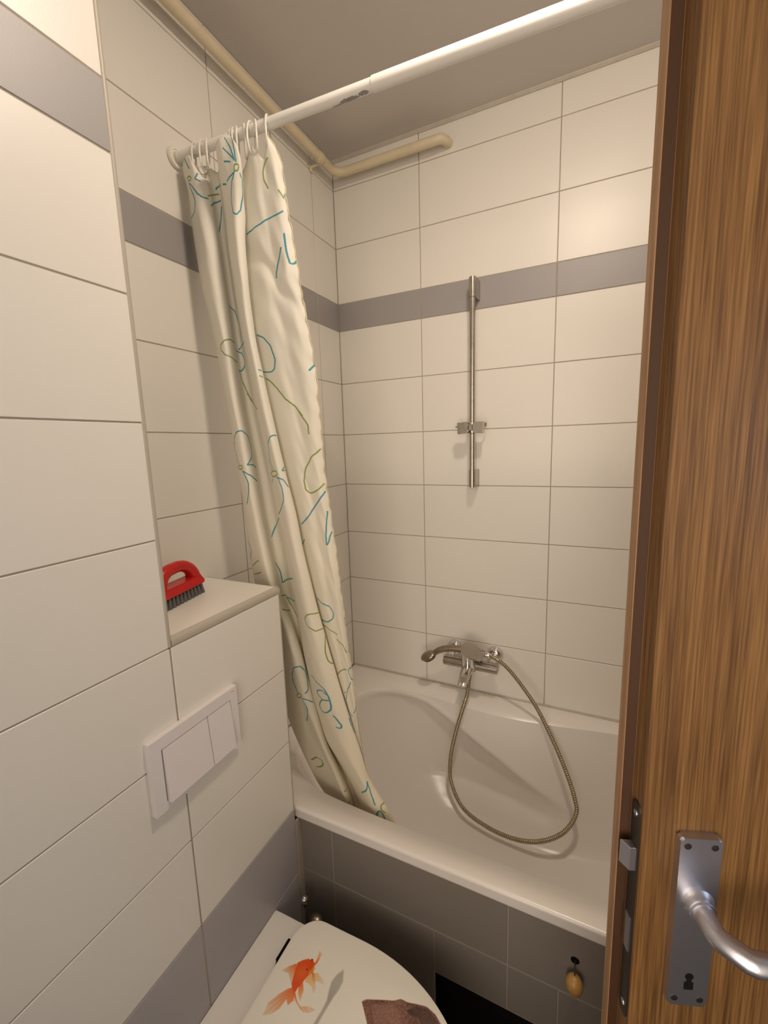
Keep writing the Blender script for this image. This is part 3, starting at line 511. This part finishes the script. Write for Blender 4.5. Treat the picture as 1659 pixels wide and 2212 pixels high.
# ------------------------------------------------------------------ shower rail
rx,ry=.3075,D-.048
sr=empty('shower_rail',(rx,D,1.36)); tag(sr,'chrome shower riser rail screwed to the rear wall','shower rail')
def S(*p): return Vector(p)-Vector((rx,D,1.36))
bm=bmesh.new(); tube(bm,[S(rx,ry,1.372),S(rx,ry,2.04)],.0093,20); obj('rail',bm,M['chrome_worn'],sr,angle=50)
def bracket(z0,z1,nm):
    bm=bmesh.new(); pts=[]
    for k in range(13):
        a=math.pi*k/12; pts.append((-.0118*math.cos(a),-.0118*math.sin(a)))
    pts=[(x,y) for x,y in pts]+[(.0118,.020),(.0145,.0465),(-.0145,.0465),(-.0118,.020)]
    prism(bm,pts,z0,z1,lambda a,b,c:tuple(S(rx+a,ry+b,c)),bev=.0012); return obj(nm,bm,M['chrome_worn'],sr,angle=40)
bracket(1.992,2.055,'wall_bracket'); bracket(1.364,1.424,'wall_bracket')
sl=empty('slider',S(rx,ry,1.57)); sl.parent=sr
bm=bmesh.new(); lathe(bm,[(.0105,-.020),(.015,-.018),(.015,.018),(.0105,.020)],(0,0,0),(0,0,1),20); obj('collar',bm,M['chrome_worn'],sl,angle=40)
bm=bmesh.new() # cradle: two flared grips in front of the rail, notched in the middle
for s_ in (-1,1):
    prism(bm,[(s_*.006,-.012),(s_*.012,-.019),(s_*.044,-.021),(s_*.046,.017),(s_*.014,.019),(s_*.006,.010)][::s_],-.030,-.012,lambda a,b,c:(a,c,b),bev=.002)
bx(bm,(-.012,-.028,-.010),(.012,-.010,.010),.002)
obj('cradle',bm,M['chrome_worn'],sl,angle=40)
bm=bmesh.new(); tube(bm,[(-.045,-.02,.004),(-.050,-.021,.004),(-.053,-.021,.004)],[.002,.0035,.0025],10); obj('clamp_screw',bm,M['chrome_tarn'],sl,smooth=True); bm=bmesh.new(); tube(bm,[(.03,-.012,.0),(.046,.0,.008),(.047,.006,.013)],[.010,.008,.005],10,flat=.3,up=(1,0,0)); obj('clamp_lever',bm,M['chrome_tarn'],sl,smooth=True)
# ------------------------------------------------------------------ bath mixer
mx0=Vector((.307,D,.715)); mi=empty('bath_mixer',mx0); tag(mi,'chrome single lever bath mixer tap fixed to the rear wall','mixer tap')
Q=lambda *p:Vector(p)-mx0
for x in (.229,.385):
    bm=bmesh.new(); lathe(bm,[(.031,0),(.031,.003),(.029,.010),(.024,.016),(.017,.019),(.0135,.020),(.0135,.030)],Q(x,D-.0005,.727),(0,-1,0),32); obj('wall_rosette',bm,M['chrome'],mi,angle=50)
    bm=bmesh.new(); tube(bm,[Q(x,D-.025,.727),Q(x,D-.04,.724),Q(x,D-.058,.712)],.0125,18); obj('inlet_union',bm,M['chrome'],mi,angle=50)
bm=bmesh.new()
for a,b in ((.206,.283),(.323,.408)):
    tube(bm,[Q(a,.672,.705),Q(a+.002,.672,.705),Q(b-.002,.672,.705),Q(b,.672,.705)],[.019,.0215,.0215,.019],24,flat=.86,up=(0,0,1))
bx(bm,tuple(Q(.278,.652,.684)),tuple(Q(.330,.693,.727)),.006,3)
obj('body',bm,M['chrome_worn'],mi,angle=45)
bm=bmesh.new(); tube(bm,[Q(.304,.664,.700),Q(.305,.648,.735),Q(.306,.638,.758),Q(.306,.634,.770)],[.026,.0255,.0240,.0230],28); obj('cartridge_housing',bm,M['chrome'],mi,angle=50)
bm=bmesh.new() # lever: flat paddle on the cap
pts=[]
for k in range(13):
    a=math.pi*(.5+k/12); pts.append((.0245*math.cos(a),.0245*math.sin(a)))
pts+=[(.030,-.0215),(.056,-.015),(.060,-.006),(.060,.008),(.054,.014),(.028,.0215)]
ang=R(-14)
prism(bm,pts,0,.011,lambda a,b,c:tuple(Q(.308,.628,.779)+Vector((a*math.cos(ang)-b*math.sin(ang),a*math.sin(ang)+b*math.cos(ang),c-a*.22+b*.55))),bev=.003)
obj('lever',bm,M['chrome'],mi,angle=40)
bm=bmesh.new(); tube(bm,[Q(.304,.664,.703),Q(.303,.640,.700),Q(.302,.610,.690),Q(.301,.582,.676),Q(.301,.570,.668)],[.022,.0205,.019,.018,.015],24,flat=[.9,.8,.65,.55,.5],up=(0,.2,1)); obj('spout',bm,M['chrome'],mi,smooth=True,angle=50)
bm=bmesh.new(); lathe(bm,[(.0155,0),(.0155,.003),(.013,.0065),(0,.007)],Q(.301,.588,.686),(0,-.55,1),20); obj('diverter_knob',bm,M['chrome'],mi,smooth=True,angle=50)
bm=bmesh.new(); tube(bm,[Q(.306,.674,.688),Q(.306,.674,.668)],.0105,18); obj('hose_outlet',bm,M['chrome'],mi,angle=50)
bm=bmesh.new(); bx(bm,tuple(Q(.30,.656,.726)),tuple(Q(.350,.690,.742)),.004,2); obj('handset_cradle',bm,M['chrome_worn'],mi,angle=40)
# hand shower
hs=empty('hand_shower',(.24,.668,.757)); tag(hs,'tarnished chrome hand shower lying on top of the bath mixer','hand shower')
H_=lambda *p:Vector(p)-Vector((.24,.668,.757))
bm=bmesh.new(); P_=catm([H_(.168,.655,.727),H_(.190,.658,.744),H_(.225,.664,.756),H_(.27,.668,.759),H_(.33,.670,.757),H_(.362,.670,.756)],6)
tube(bm,P_,[.0105+.0022*math.sin(i/len(P_)*3.1) for i in range(len(P_))],18); obj('handle',bm,M['chrome_tarn'],hs,smooth=True)
bm=bmesh.new(); bmesh.ops.create_uvsphere(bm,u_segments=28,v_segments=16,radius=1)
rt=Matrix.Rotation(R(18),3,'X')@Matrix.Rotation(R(-28),3,'Y')
for v in bm.verts:
    z=v.co.z*(.016 if v.co.z>0 else .007); v.co=rt@Vector((v.co.x*.034,v.co.y*.026,z))+H_(.150,.650,.717)
obj('spray_head',bm,M['chrome_tarn'],hs,smooth=True)
bm=bmesh.new(); lathe(bm,[(.0,-.012),(.021,-.0115),(.023,-.009),(.023,-.004)],(0,0,0),(0,0,1),24)
for v in bm.verts: v.co=rt@Vector((v.co.x*1.2,v.co.y*.95,v.co.z))+H_(.150,.650,.717)
obj('spray_plate',bm,M['dkmetal'],hs,smooth=True)
bm=bmesh.new(); tube(bm,[H_(.358,.670,.756),H_(.360,.670,.756),H_(.382,.669,.752),H_(.384,.669,.751)],[.008,.0105,.0095,.007],18); obj('hose_nut',bm,M['chrome'],hs,angle=50)
# hose
HP=[(0.384, 0.669, 0.751), (0.4095, 0.655, 0.751), (0.4509, 0.65, 0.7233), (0.5001, 0.64, 0.6732), (0.5487, 0.625, 0.6159), (0.597, 0.6, 0.5423), (0.6439, 0.57, 0.4597), (0.6748, 0.545, 0.3896), (0.6823, 0.52, 0.3472), (0.6463, 0.49, 0.2934), (0.5795, 0.48, 0.2444), (0.4993, 0.49, 0.2113), (0.4051, 0.5, 0.2116), (0.3185, 0.52, 0.2336), (0.2675, 0.55, 0.2938), (0.2601, 0.565, 0.3746), (0.2786, 0.575, 0.4854), (0.3042, 0.595, 0.5897), (0.3083, 0.625, 0.6187), (0.306, 0.674, 0.668)]
def hose():
    P=catm(HP,40); L_=[0]
    for a,b in zip(P[:-1],P[1:]): L_.append(L_[-1]+(b-a).length)
    step=.0016; n=int(L_[-1]/step); Q_=[];rr=[];j=0
    for i in range(n+1):
        s=i*step
        while j<len(L_)-2 and L_[j+1]<s: j+=1
        t=(s-L_[j])/max(L_[j+1]-L_[j],1e-9); Q_.append(P[j].lerp(P[j+1],min(t,1))); rr.append((.0073,.0073,.0068,.0056)[i%4])
    bm=bmesh.new(); o=Q_[0].copy(); tube(bm,[q-o for q in Q_],rr,10)
    ob=obj('shower_hose',bm,M['hose'],smooth=True,angle=70); ob.location=o
    tag(ob,'ribbed metal shower hose hanging in a long loop into the bathtub','shower hose')
hose()
# ------------------------------------------------------------------ flush plate
fp=empty('flush_plate',(0,-.2765,.953)); tag(fp,'white dual flush plate set in the left wall above the toilet','flush plate')
F_=lambda x,y,z:(x,y+.2765,z-.953)
bm=bmesh.new()
fx=.0125; y0,y1,z0,z1=-.3795,-.1745,.8815,1.0235; a0,a1,b0,b1=-.3570,-.1935,.8975,1.0005
for a,b in (((.0003,y0,z0),(fx,y1,b0)),((.0003,y0,b1),(fx,y1,z1)),((.0003,y0,b0),(fx,a0,b1)),((.0003,a1,b0),(fx,y1,b1))): bx(bm,F_(*a),F_(*b))
bmesh.ops.remove_doubles(bm,verts=bm.verts[:],dist=1e-5)
obj('frame',bm,M['plastic'],fp)
bm=bmesh.new(); bx(bm,F_(.0003,a0,b0),F_(.006,a1,b1)); obj('recess',bm,M['dkmetal'],fp)
def button(y0,y1,nm,lab):
    bm=bmesh.new(); w=.0017
    pts=[(.0075,b0+w-.004),(.0200,b0+w-.004),(.0122,b1-w),(.0075,b1-w)]
    prism(bm,pts,y0,y1,lambda a,b,c:F_(a,c,b),bev=.0008); tag(obj(nm,bm,M['plastic'],fp),lab)
button(a0+.0028,-.2545,'flush_button','large flush button'); button(-.2533,a1-.0008,'flush_button','small flush button')
bm=bmesh.new(); bx(bm,F_(fx-.0002,-.1905,1.0145),F_(fx+.0002,-.1830,1.0160)); obj('logo_mark',bm,mat('grey_print',(.35,.32,.32,1),.5),fp)
# ------------------------------------------------------------------ scrubbing brush on the ledge
sb=empty('scrubbing_brush',(-.152,-.165,1.1857),R(12)); tag(sb,'red plastic scrubbing brush with grey bristles standing on the white ledge','brush')
HL=.068
bm=bmesh.new()
pts=[(-HL,.024),(HL-.004,.024),(HL,.027),(HL+.001,.031),(HL-.004,.043),(-HL+.004,.043),(-HL-.001,.031)]
prism(bm,pts,-.024,.024,lambda a,b,c:(c*(1-.22*max(0,(b-.03)/.013)),a,b),bev=.002); obj('brush_block',bm,M['red'],sb,angle=40)
bm=bmesh.new(); P_=catm([(0,HL-.010,.036),(0,HL-.014,.050),(0,HL-.022,.062),(0,HL-.038,.073),(0,HL-.058,.078),(0,0,.078),(0,-.02,.077),(0,-HL+.03,.070),(0,-HL+.018,.055),(0,-HL+.012,.036)],5)
nP=len(P_); tube(bm,P_,[.0135+.005*abs(1-2*i/(nP-1))**2 for i in range(nP)],16,flat=[.60+.35*abs(1-2*i/(nP-1))**2-.10*math.sin(i/(nP-1)*math.pi*7)**2*0 for i in range(nP)],up=(0,1,.9)) if False else tube(bm,P_,[.0128+.0055*abs(1-2*i/(nP-1))**2 for i in range(nP)],16,cap=True)
for v in bm.verts: v.co.x*=.95
obj('grip',bm,M['red'],sb,smooth=True)
bt=None
for i in range(11):
    for j in range(5):
        y=-HL+.008+i*.0122; x=-.018+j*.009
        if bt is None:
            bm=bmesh.new(); tube(bm,[(0,0,.0245),(0,0,.012),(0,0,0)],[.0036,.0044,.0056],8); o=obj('bristle_tuft',bm,M['bristle'],sb,smooth=True,angle=50); bt=o.data
        else: o=link('bristle_tuft',bt,sb)
        o.location=(x,y,0); o.rotation_euler=(R(2.5*(y/HL)*3.2),R(-x*150),0)
# ------------------------------------------------------------------ toilet
TY=-.2765
to=empty('toilet',(0,TY,0)); tag(to,'white wall hung toilet with a closed picture lid below the flush plate','toilet')
def outl(x0,x1,hw,r,nose=2.1,n=40):
    """flat back with rounded corners, elliptical nose; local coordinates"""
    pts=[]; xm=x0+.165
    for k in range(n+1):
        a=-math.pi/2+math.pi*k/n; c,s=math.cos(a),math.sin(a)
        pts.append((xm+(x1-xm)*abs(c)**(2/nose),hw*math.copysign(abs(s)**(2/2.15),s)))
    for k in range(0,9):
        a=k/8*math.pi/2; pts.append((x0+r-r*math.sin(a),hw*.985-r*1.15+r*1.15*math.cos(a)))
    for k in range(0,9):
        a=k/8*math.pi/2; pts.append((x0+r-r*math.cos(a),-(hw*.985-r*1.15)-r*1.15*math.sin(a)))
    return pts
def loft(bm,secs,capb=True,capt=True):
    rings=[[bm.verts.new((x,y,z)) for x,y in P] for P,z in secs]; n=len(rings[0])
    for A,B in zip(rings[:-1],rings[1:]):
        for k in range(n): bm.faces.new((A[k],A[(k+1)%n],B[(k+1)%n],B[k]))
    if capb: bm.faces.new(rings[0][::-1])
    if capt: bm.faces.new(rings[-1])
def body(x1,hw,tx=.001):
    pts=[]
    n=40; xm=.24
    for k in range(n+1):
        a=-math.pi/2+math.pi*k/n; c,s=math.cos(a),math.sin(a); pts.append((xm+(x1-xm)*abs(c)**.95,hw*math.copysign(abs(s)**.93,s)))
    pts+=[(.12,hw*.998),(.02,hw*.99),(tx,hw*.985),(tx,-hw*.985),(.02,-hw*.99),(.12,-hw*.998)]
    return pts
bm=bmesh.new(); loft(bm,[(body(.20,.09),.065),(body(.30,.115),.085),(body(.40,.145),.15),(body(.47,.165),.22),(body(.505,.174),.29),(body(.52,.1785),.34),(body(.522,.180),.355),(body(.519,.1785),.3605),(body(.510,.172),.362)]); obj('bowl',bm,M['ceramic'],to,smooth=True,angle=50)
bm=bmesh.new(); loft(bm,[(outl(.095,.530,.182,.05),.3635),(outl(.092,.534,.185,.05),.366),(outl(.092,.534,.185,.05),.375),(outl(.095,.531,.182,.05),.3775)]); obj('seat',bm,M['ceramic'],to,angle=50)
# lid with printed picture
def poly_mask(X,Y,P,blur=1.0):
    ins=np.zeros(X.shape,bool); n=len(P)
    for i in range(n):
        x0,y0=P[i];x1,y1=P[(i+1)%n]
        c=((y0>Y)!=(y1>Y))&(X<(x1-x0)*(Y-y0)/((y1-y0) if y1!=y0 else 1e-9)+x0); ins^=c
    m=ins.astype(np.float32)
    for _ in range(int(blur)):
        m=(m+np.roll(m,1,0)+np.roll(m,-1,0)+np.roll(m,1,1)+np.roll(m,-1,1))/5
    return m
ART=[('sh',(0.6,0.58,0.56),(0.66,0.64,0.61),[(2369,1178),(2461,987),(2453,824),(2414,683),(2391,521),(2368,336),(2343,100),(2267,93),(2308,395),(2320,579),(2271,742),(2242,889),(2279,1038)],9,0.75,0),('f',(0.93,0.4,0.13),(0.9,0.8,0.66),[(1588,499),(1472,415),(1337,244),(1239,63),(1264,-148),(1398,-73),(1513,81),(1547,262),(1633,180),(1655,235),(1695,298)],1,1,1),('f',(0.93,0.4,0.13),(0.9,0.8,0.66),[(1572,460),(1641,428),(1760,327),(1883,278),(2007,343),(2193,367),(2115,279),(1985,226),(1884,248),(1727,313),(1581,401)],1,1,1),('f',(0.93,0.4,0.13),(0.95,0.72,0.42),[(1626,580),(1685,639),(1783,523),(1827,342),(1708,427)],1,1,1),('f',(0.93,0.4,0.13),(0.9,0.8,0.66),[(1369,851),(1242,742),(1132,600),(1303,633),(1358,591),(1467,509),(1461,637)],1,1,1),('f',(0.95,0.72,0.42),(0.9,0.8,0.66),[(1715,818),(1887,895),(2057,839),(2129,768),(1989,776),(1913,758),(1999,652),(2005,560),(1905,641),(1804,660),(1719,654),(1708,764)],1,0.9,1),('f',(0.93,0.4,0.13),(0.95,0.72,0.42),[(1758,854),(1818,864),(1925,747),(1930,701),(1847,744)],1,0.8,1),('f',(0.93,0.4,0.13),(0.95,0.72,0.42),[(1732,989),(1725,1134),(1689,1269),(1766,1224),(1781,1105),(1770,1013)],1,1,1),('b',(0.93,0.42,0.12),(0.91,0.32,0.08),[(1546,1025),(1674,1040),(1746,1002),(1783,882),(1717,752),(1685,639),(1647,509),(1641,428),(1545,448),(1477,513),(1444,629),(1402,745),(1377,872),(1454,959)],2,1,0),('y',(0.88,0.72,0.35),(0.88,0.66,0.3),[(1728,994),(1793,920),(1749,867),(1741,813),(1723,755),(1706,831),(1732,910)],2,0.8,0),('e',(0.12,0.03,0.02),(0.12,0.03,0.02),[(1609,1053),(1641,1061),(1660,1041),(1634,1025)],1,1,0),('e',(0.12,0.03,0.02),(0.12,0.03,0.02),[(1611,856),(1640,865),(1655,845),(1631,834)],1,1,0),('c',(0.58,0.4,0.34),(0.36,0.22,0.17),[(2986,864),(3050,932),(3313,1041),(3577,1145),(3696,1229),(3846,1236),(4050,1292),(4222,1331),(4419,1289),(4622,1157),(4785,1017),(4910,820),(4888,570),(4695,278),(4441,96),(4115,14),(3793,50),(3532,221),(3355,423),(3242,603),(3116,731)],2,1,2),('c',(0.16,0.1,0.08),(0.36,0.22,0.17),[(3865,1097),(3999,1231),(4231,1306),(4435,1240),(4697,1083),(4364,932),(4124,1099),(4020,1081)],6,0.8,2),('c',(0.74,0.58,0.52),(0.6,0.42,0.36),[(3182,907),(3568,1081),(3770,1054),(3840,804),(3606,590),(3333,686)],12,0.45,2),('k',(0.1,0.07,0.05),(0.3,0.24,0.12),[(3683,466),(3787,553),(3906,529),(3865,421),(3752,395)],2,0.95,0),('k',(0.1,0.07,0.05),(0.3,0.24,0.12),[(4268,718),(4375,805),(4503,786),(4454,683),(4337,647)],2,0.95,0),('k',(0.8,0.52,0.48),(0.7,0.4,0.38),[(4128,417),(4244,469),(4207,392)],2,0.95,0)]
def lid_art():
    ppm=1800; x0,y0,w,h=.085,-.19,.455,.38
    W,H=int(w*ppm),int(h*ppm); img=np.ones((H,W,4),np.float32); img[...,:3]=(.955,.94,.90)
    jx,jy=np.meshgrid(np.arange(W)+.5,np.arange(H)+.5); X=x0+jx/ppm; Y=y0+jy/ppm
    rng=np.random.RandomState(3)
    for name,c0,c1,P,blur,alpha,striped in ART:
        P=[(a/1e4,b/1e4) for a,b in P]
        cx=sum(p[0] for p in P)/len(P); cy=sum(p[1] for p in P)/len(P)
        m=poly_mask(X,Y,P,blur)*alpha
        ca=np.array(c0,np.float32);cb=np.array(c1,np.float32)
        if striped==1:   # fin: fades from body outwards with rays
            bx_,by_=P[0]; d=np.hypot(X-bx_,Y-by_); dm=max(math.hypot(p[0]-bx_,p[1]-by_) for p in P); t=np.clip(d/dm,0,1)
            an=np.arctan2(Y-by_,X-bx_); t=np.clip(t+.10*np.sin(an*38),0,1); m=m*(1-.45*t)
        elif striped==2: # fur
            nz=rng.randn(*X.shape).astype(np.float32)
            for _ in range(5): nz=(nz+np.roll(nz,1,0)+np.roll(np.roll(nz,1,0),1,1)+np.roll(nz,-1,0))/2.1
            nz/=nz.std()+1e-9; t=np.clip(.5+.28*nz+.22*np.sin((X-cx)*75+Y*60),0,1)
        else: t=np.clip(np.hypot(X-cx,Y-cy)/.02,0,1)
        col=ca*(1-t[...,None])+cb*t[...,None]; m=m[...,None]; img[...,:3]=img[...,:3]*(1-m)+col*m
    return mkimg('lid_print',img[::-1]),x0,y0,w,h
im,ax,ay,aw,ah=lid_art()
LM=mat('lid_lacquer',(.8,.8,.8,1),.14,coat=.3); nt=LM.node_tree; ti=nt.nodes.new('ShaderNodeTexImage'); ti.image=im; ti.extension='EXTEND'; nt.links.new(ti.outputs[0],nt.nodes['Principled BSDF'].inputs['Base Color'])
bm=bmesh.new(); loft(bm,[(outl(.096,.531,.182,.055),.3785),(outl(.093,.535,.186,.055),.3805),(outl(.093,.535,.186,.055),.3925),(outl(.0945,.5335,.1845,.055),.3955),(outl(.099,.529,.180,.053),.3972)])
ld=obj('lid',bm,LM,to,angle=30); tag(ld,'lid printed with a goldfish and a kitten')
uvl=ld.data.uv_layers.new(name='print')
for lp in ld.data.loops:
    co=ld.data.vertices[lp.vertex_index].co; uvl.data[lp.index].uv=((co.x-ax)/aw,(co.y-ay)/ah)
for y in (.105,-.105):
    bm=bmesh.new(); bx(bm,(.078,y-.024,.361),(.100,y+.024,.379),.002); obj('hinge',bm,M['black'],to)
# ------------------------------------------------------------------ toilet brush in the corner
tb=empty('toilet_brush',(.066,-.046,0)); tag(tb,'chrome toilet brush with a ball topped handle in the corner by the toilet','toilet brush')
bm=bmesh.new(); lathe(bm,[(.030,0),(.034,.004),(.034,.20),(.026,.215),(.0235,.285),(.021,.305),(.014,.316),(.006,.320),(0,.3205)],(.0165,.002,0),(0,0,1),28); obj('holder',bm,M['chrome_tarn'],tb,smooth=True,angle=50)
bm=bmesh.new(); lathe(bm,[(.0055,.10),(.0055,.326),(.0045,.330),(.0075,.334),(.0102,.341),(.0105,.347),(.0080,.354),(.0035,.3575),(0,.358)],(-.020,.004,0),(0,0,1),20); obj('handle',bm,M['chrome'],tb,smooth=True,angle=60)
# ------------------------------------------------------------------ door
DO=Vector((.739,-.3375,0)); DU=Vector((.9432,.3322,0)); DN=Vector((.3322,-.9432,0))
dr=bpy.data.objects.new('door_1',None); COL.objects.link(dr)
mm=Matrix((DU,-DN,Vector((0,0,1)))).transposed().to_4x4(); mm.translation=DO; dr.matrix_world=mm   # local x along the leaf, -y out of the face
tag(dr,'open brown wood veneer door with a rebated edge at the right','door',kind='structure')
bm=bmesh.new(); bx(bm,(0,0,.012),(.640,.0248,2.0),.0006); obj('leaf',bm,M['wood'],dr)
bm=bmesh.new(); bx(bm,(-.0108,.0244,.015),(-.0004,.0251,2.006)); tag(obj('rebate_strip',bm,mat('dark_strip',(.050,.020,.007,1),.5),dr),'dark brown strip in the rebate')  # thin dark brown strip laid over the front side of the lip
bm=bmesh.new(); bx(bm,(-.0115,.0250,.012),(.650,.0400,2.012),.0008); obj('rebate_lip',bm,M['woodlip'],dr)
bm=bmesh.new(); prism(bm,[(.0124+.0085*math.cos(a),(1.1325 if math.sin(a)>0 else .8735)+.0085*math.sin(a)) for a in np.linspace(0,2*math.pi,25)[:-1]],-.0014,.0002,lambda a,b,c:(c,a,b)); obj('lock_faceplate',bm,M['dkmetal'],dr)
bm=bmesh.new(); prism(bm,[(-.0135,.0165),(-.0015,.0165),(-.0015,.0055),(-.0075,.0055)][::-1],1.062,1.090,bev=.0006); obj('latch_bolt',bm,M['satin'],dr)
bm=bmesh.new(); bx(bm,(-.0030,.0075,.955),(-.0013,.0165,1.0)); obj('dead_bolt',bm,M['satin'],dr)
for z in (1.127,.880):
    bm=bmesh.new(); lathe(bm,[(.0036,0),(.0034,.0008),(0,.0010)],(-.0013,.0124,z),(-1,0,0),14); obj('screw',bm,M['satin'],dr)
hd=empty('handle_plate',(0,0,0)); hd.parent=dr
def rrect(x0,x1,z0,z1,r,n=5):
    out=[]
    for cx_,cz_,a0 in ((x1-r,z1-r,0),(x0+r,z1-r,90),(x0+r,z0+r,180),(x1-r,z0+r,270)):
        for k in range(n+1):
            a=R(a0+90*k/n); out.append((cx_+r*math.cos(a),cz_+r*math.sin(a)))
    return out
bm=bmesh.new(); prism(bm,rrect(.0325,.0720,.9155,1.121,.0035),-.0095,-.0002,lambda a,b,c:(a,c,b),bev=.0022); obj('plate',bm,M['satin'],hd,angle=40)
for x,z in ((.0395,1.112),(.0650,1.112),(.0395,.9245),(.0650,.9245)):
    bm=bmesh.new(); lathe(bm,[(.0036,0),(.0034,.0004),(.0018,.0005),(0,.0005)],(x,-.0095,z),(0,-1,0),16); obj('screw',bm,M['dkmetal'],hd)
kx=.0525
bm=bmesh.new(); K_=[(kx+.0042*math.cos(a),.9535+.0042*math.sin(a)) for a in np.linspace(R(-55),R(235),17)]+[(kx-.0026,.947),(kx-.0046,.946),(kx-.0046,.9370),(kx+.0046,.9370),(kx+.0046,.946),(kx+.0026,.947)]
prism(bm,K_,-.00985,-.0094,lambda a,b,c:(a,c,b)); obj('keyhole',bm,M['black'],hd)
bm=bmesh.new(); P_=[Vector(q) for q in [(.0535,-.008,1.0455),(.0535,-.012,1.0455),(.0535,-.024,1.0455),(.0535,-.0395,1.0455),(.0545,-.0425,1.0455),(.0620,-.0500,1.045),(.0700,-.0578,1.0447),(.0730,-.0590,1.0445),(.090,-.0600,1.044),(.13,-.0600,1.043),(.168,-.0585,1.043),(.172,-.0580,1.043)]]
n_=len(P_); rad=[]; fl_=[]
for i in range(n_):
    t=i/(n_-1); rad.append([.0118,.0108,.0100,.0100,.0102,.0104,.0104,.0102,.0100,.0100,.0098,.0075][i]); 
tube(bm,P_,rad,16); obj('lever_handle',bm,M['satin'],hd,smooth=True,angle=28)
bm=bmesh.new(); lathe(bm,[(.0165,0),(.0150,.002),(.0128,.0050),(.0122,.0085),(.0128,.0095),(.0122,.0110)],(.0535,-.0093,1.0455),(0,-1,0),28); obj('handle_collar',bm,M['satin'],hd,smooth=True,angle=50)
for z in (.3,1.75):
    bm=bmesh.new(); lathe(bm,[(.0075,0),(.0075,.09)],(.656,.046,z),(0,0,1),14); obj('hinge',bm,M['satin'],dr)
# door frame around the doorway
bm=bmesh.new(); bx(bm,(XR-.010,DY1,0),(XR+.13,DY1+.035,DZ+.03)); bx(bm,(XR-.010,DY0-.035,0),(XR+.13,DY0,DZ+.03)); bx(bm,(XR-.010,DY0-.035,DZ),(XR+.13,DY1+.035,DZ+.035))
tag(obj('trim_3',bm,M['woodlip']),'brown wooden frame around the doorway, behind the door','door frame',kind='structure')
